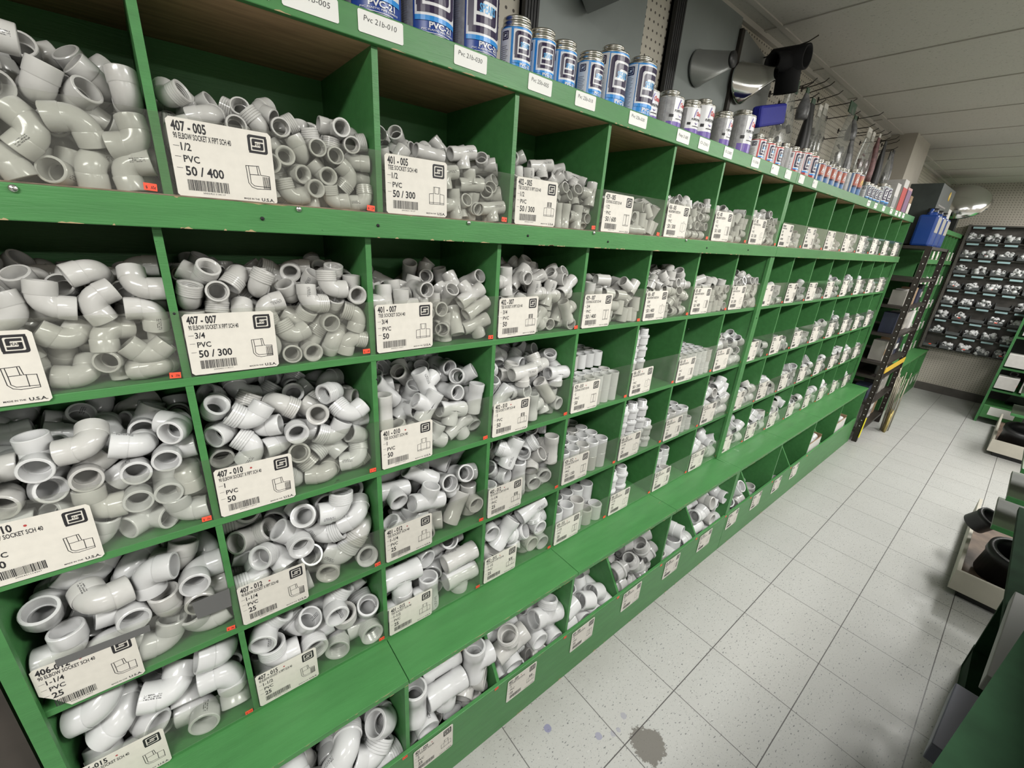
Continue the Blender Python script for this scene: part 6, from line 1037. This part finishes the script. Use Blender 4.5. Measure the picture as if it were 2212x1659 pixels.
# ---------------- right hand gondolas ----------------
CREAM=mat('cream_kick',(.52,.49,.42),rough=.6,var=.08,vscale=9); BROWNB=mat('worn_brown_board',(.13,.09,.065),rough=.6,var=.5,vscale=12)
GD=green_paint('green_paint_dim',(.050,.19,.060)); RUB=mat('black_rubber',(.02,.02,.022),rough=.45)
OLIVE=mat('dusty_olive_board',(.075,.105,.06),rough=.5,var=.2,vscale=7)
def gondola(x,label,shelves,y0=-.985,L=1.1,W_=.36,tray=.12):
    t=thing('tiered_shelf',label,'shelving unit',(x,y0,0)); y1=-W_
    b=bmesh.new(); bx(b,.03,L,y1+.03,-.04,0,.04); mesh_obj('toe_kick',b,BLACK,t)
    box('front_panel',0,.016,y1,0,.04,.155,CREAM,t,bev=.002); box('side_panel',.016,L,-.016,0,.04,.155,CREAM,t,bev=.002); box('far_side_panel',.016,L,y1,y1+.016,.04,.155,CREAM,t); box('tray_board',.016,L,y1+.016,-.016,.05,.066,BROWNB,t)
    b=bmesh.new(); bx(b,.05,L,y1-.02,y1,0,shelves[-1]+.03); mesh_obj('back_board',b,GD,t)
    for k_,z in enumerate(shelves):
        o_=.0+.03*k_; b=bmesh.new(); bx(b,o_+.01,o_+.42,y1,-.03,z-.020,z-.001,.002); mesh_obj('shelf_board',b,OLIVE,t); box('shelf_lip',o_,o_+.012,y1,-.03,z-.022,z+.002,GD,t,bev=.002)
    return t
gondola(3.20,'low green tiered shelving with cream tray at the right of aisle',(.45,.60,.74))
gondola(5.86,'far green tiered shelving with cream tray, beyond the nearer one',(.42,.60,.78),y0=-.945)
def ringfit(x,y,z,R,h,label,tilt=(0,0)):
    b=bmesh.new(); turn(b,[(R*.78,-h),(R,-h),(R,h*.5),(R*1.08,h*.55),(R*1.08,h),(R*.80,h),(R*.76,h*.4),(R*.78,-h)],32); o=mesh_obj('rubber_coupling',b,RUB,None,True); o.location=(x,y,z); o.rotation_euler=(tilt[0],tilt[1],0); tag(o,label,'pipe coupling')
ringfit(3.47,-1.15,.165,.10,.09,'big black ribbed round fitting in the nearer cream tray',(.1,-.25)); ringfit(3.66,-1.01,.27,.055,.05,'smaller black round fitting leaning at the tray edge',(.5,-.3)); ringfit(6.05,-1.09,.175,.11,.10,'big black round fitting in the far cream tray',(.05,-.25))
carton(3.60,-1.27,.16,.10,.13,WCART,'small white open carton beyond the tray divider',z=.155,rz=.2)
# far right shelf with white boxes
t=thing('box_shelf','green shelving holding white boxes at the far right corner','shelving unit',(7.0,-.78,0)); b=bmesh.new(); bx(b,.0,.9,-.9,-.02,.38,.40)
for z in(.38,.62,.95,1.25): box('shelf',0,.78,-.9,0,z-.02,z,GD,t)
box('side_board',-.006,.014,-.02,.0,0,1.5,GD,t); box('back_board',.76,.78,-.9,0,0,1.5,BLACK,t); b.free()
for k,(x,y,z) in enumerate(((7.05,-.88,.40),(7.05,-1.06,.40),(7.05,-.88,.64),(7.05,-1.06,.64),(7.05,-.90,.97),(7.05,-1.08,.97))):
    carton(x,y,.14,.15,.13,WCART,'white open box on the %s shelf at the far right, %s in its row'%(('lowest','lowest','second','second','third','third')[k],('outer','inner')[k%2]),z=z,band=(.35,.5),bandm=REDL)
ringfit(7.04,-.90,.60-.03+.0,.03,.012,'white ring standing in the lowest white box',(0,1.2)); bpy.data.objects[-1] if False else None
t=thing('green_step','bright green low box with white cards by the end wall','box',(7.25,-.80,0)); box('body',-.25,.15,-.30,0,.06,.20,GREEN,t,bev=.004); box('card',-.252,-.2505,-.24,-.05,.10,.19,WHITE,t)
for k,x in enumerate((7.3,)): ringfit(x,-1.05,.26,.10,.08,'dark rubber fitting behind the bright green low box',(.3,.6))
# near gondola whose top rail crosses the lower right corner
DG2=mat('shaded_dark_green',(.010,.032,.014),rough=.85,spec=.12,var=.3,vscale=12)  # shade on the near gondola's rail put into this darker green
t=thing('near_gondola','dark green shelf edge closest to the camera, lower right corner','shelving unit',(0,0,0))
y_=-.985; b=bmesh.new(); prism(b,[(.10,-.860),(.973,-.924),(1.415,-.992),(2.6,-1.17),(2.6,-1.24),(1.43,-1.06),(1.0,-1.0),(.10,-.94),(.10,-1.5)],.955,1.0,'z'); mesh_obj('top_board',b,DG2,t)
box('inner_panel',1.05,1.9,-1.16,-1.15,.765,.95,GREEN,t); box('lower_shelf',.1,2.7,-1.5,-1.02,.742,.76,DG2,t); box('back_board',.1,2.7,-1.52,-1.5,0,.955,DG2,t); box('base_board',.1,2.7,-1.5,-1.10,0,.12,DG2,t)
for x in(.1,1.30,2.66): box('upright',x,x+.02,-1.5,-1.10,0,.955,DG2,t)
box('upper_shade_shelf',.1,2.7,-1.5,-1.06,1.34,1.36,DG2,t)  # out of view, added to shade the top rail below
for x in(.1,2.68): box('shade_shelf_post',x,x+.02,-1.5,-1.46,.955,1.36,DG2,t)  # posts that carry the added shelf
GRB=mat('grey_blue_box',(.07,.075,.11),rough=.5); GRB2=mat('grey_box_side',(.20,.20,.19),rough=.55)
for k,(x,y,w_,h,m_,lb) in enumerate(((1.34,-1.005,.20,.040,GRB,'blue-grey box end poking out below the near dark green rail'),(1.73,-1.062,.42,.040,GRB2,'long grey box poking out, further along the near dark green rail'),(1.12,-.985,.09,.03,mat('olive_box',(.16,.155,.12),rough=.6),'small olive box end poking out nearest the camera'))):
    carton(x,y,w_,.10,h,m_,lb,z=.762,band=(.1,.9),bandm=GRB2,rz=-.06)
# dark block added for the shadow past the near side of the first unit
tag(box('shade_block',-.60,-.012,.02,.29,0,1.4,mat('shade_block_brown',(.05,.042,.036),rough=.7,var=.3,vscale=9)),'dark brown block standing for shadow past the near end of the shelving','shade block')
# cartons in the bottom bins of the second unit
def open_carton(x0,x1,y0,y1,z0,h,label,n=9):
    t=thing('open_carton',label,'box',((x0+x1)/2,(y0+y1)/2,z0)); a,c=(x1-x0)/2,(y1-y0)/2; b=bmesh.new()
    bx(b,-a,a,-c,-c+.004,0,h); bx(b,-a,a,c-.004,c,0,h*1.1); bx(b,-a,-a+.004,-c,c,0,h*1.05); bx(b,a-.004,a,-c,c,0,h*1.05); bx(b,-a,a,-c,c,0,.004); mesh_obj('carton_walls',b,CART,t)
    b=bmesh.new(); bx(b,-a,a,-c-.001,-c,0,h*.98); mesh_obj('printed_front',b,WCART,t)
    b=bmesh.new(); prism(b,[(c,h*1.1),(c+.02,h*1.1+.05),(c+.023,h*1.1+.05),(c+.004,h*1.1)],-a*.9,a*.9,'x'); mesh_obj('rear_flap',b,CART,t)
    r_=random.Random(int(x0*100))
    for q in range(n):
        kk=('cap','coupling','elbow')[q%3]; me=fit_mesh(kk,3,PVC_W); o=bpy.data.objects.new(MATK[kk],me); COL.objects.link(o); o.location=((x0+x1)/2+(-.6+.6*(q%3))*a,(y0+y1)/2+(-.6+.6*(q//3))*c,z0+h*(.90+.05*(q//3))); o.rotation_mode='QUATERNION'; o.rotation_quaternion=Euler((r_.uniform(0,6),r_.uniform(0,6),0)).to_quaternion()
        tag(o,'white fitting lying in '+label,'pipe fitting','fittings in '+label)
open_carton(LX[12]+.01,LX[13]-.012,-.105,.10,.0125,.285,'the open carton, fourth bottom bin from the end')
open_carton(LX[14]+.01,LX[15]-.012,-.105,.12,.0125,.30,'the open carton, second bottom bin from the end')
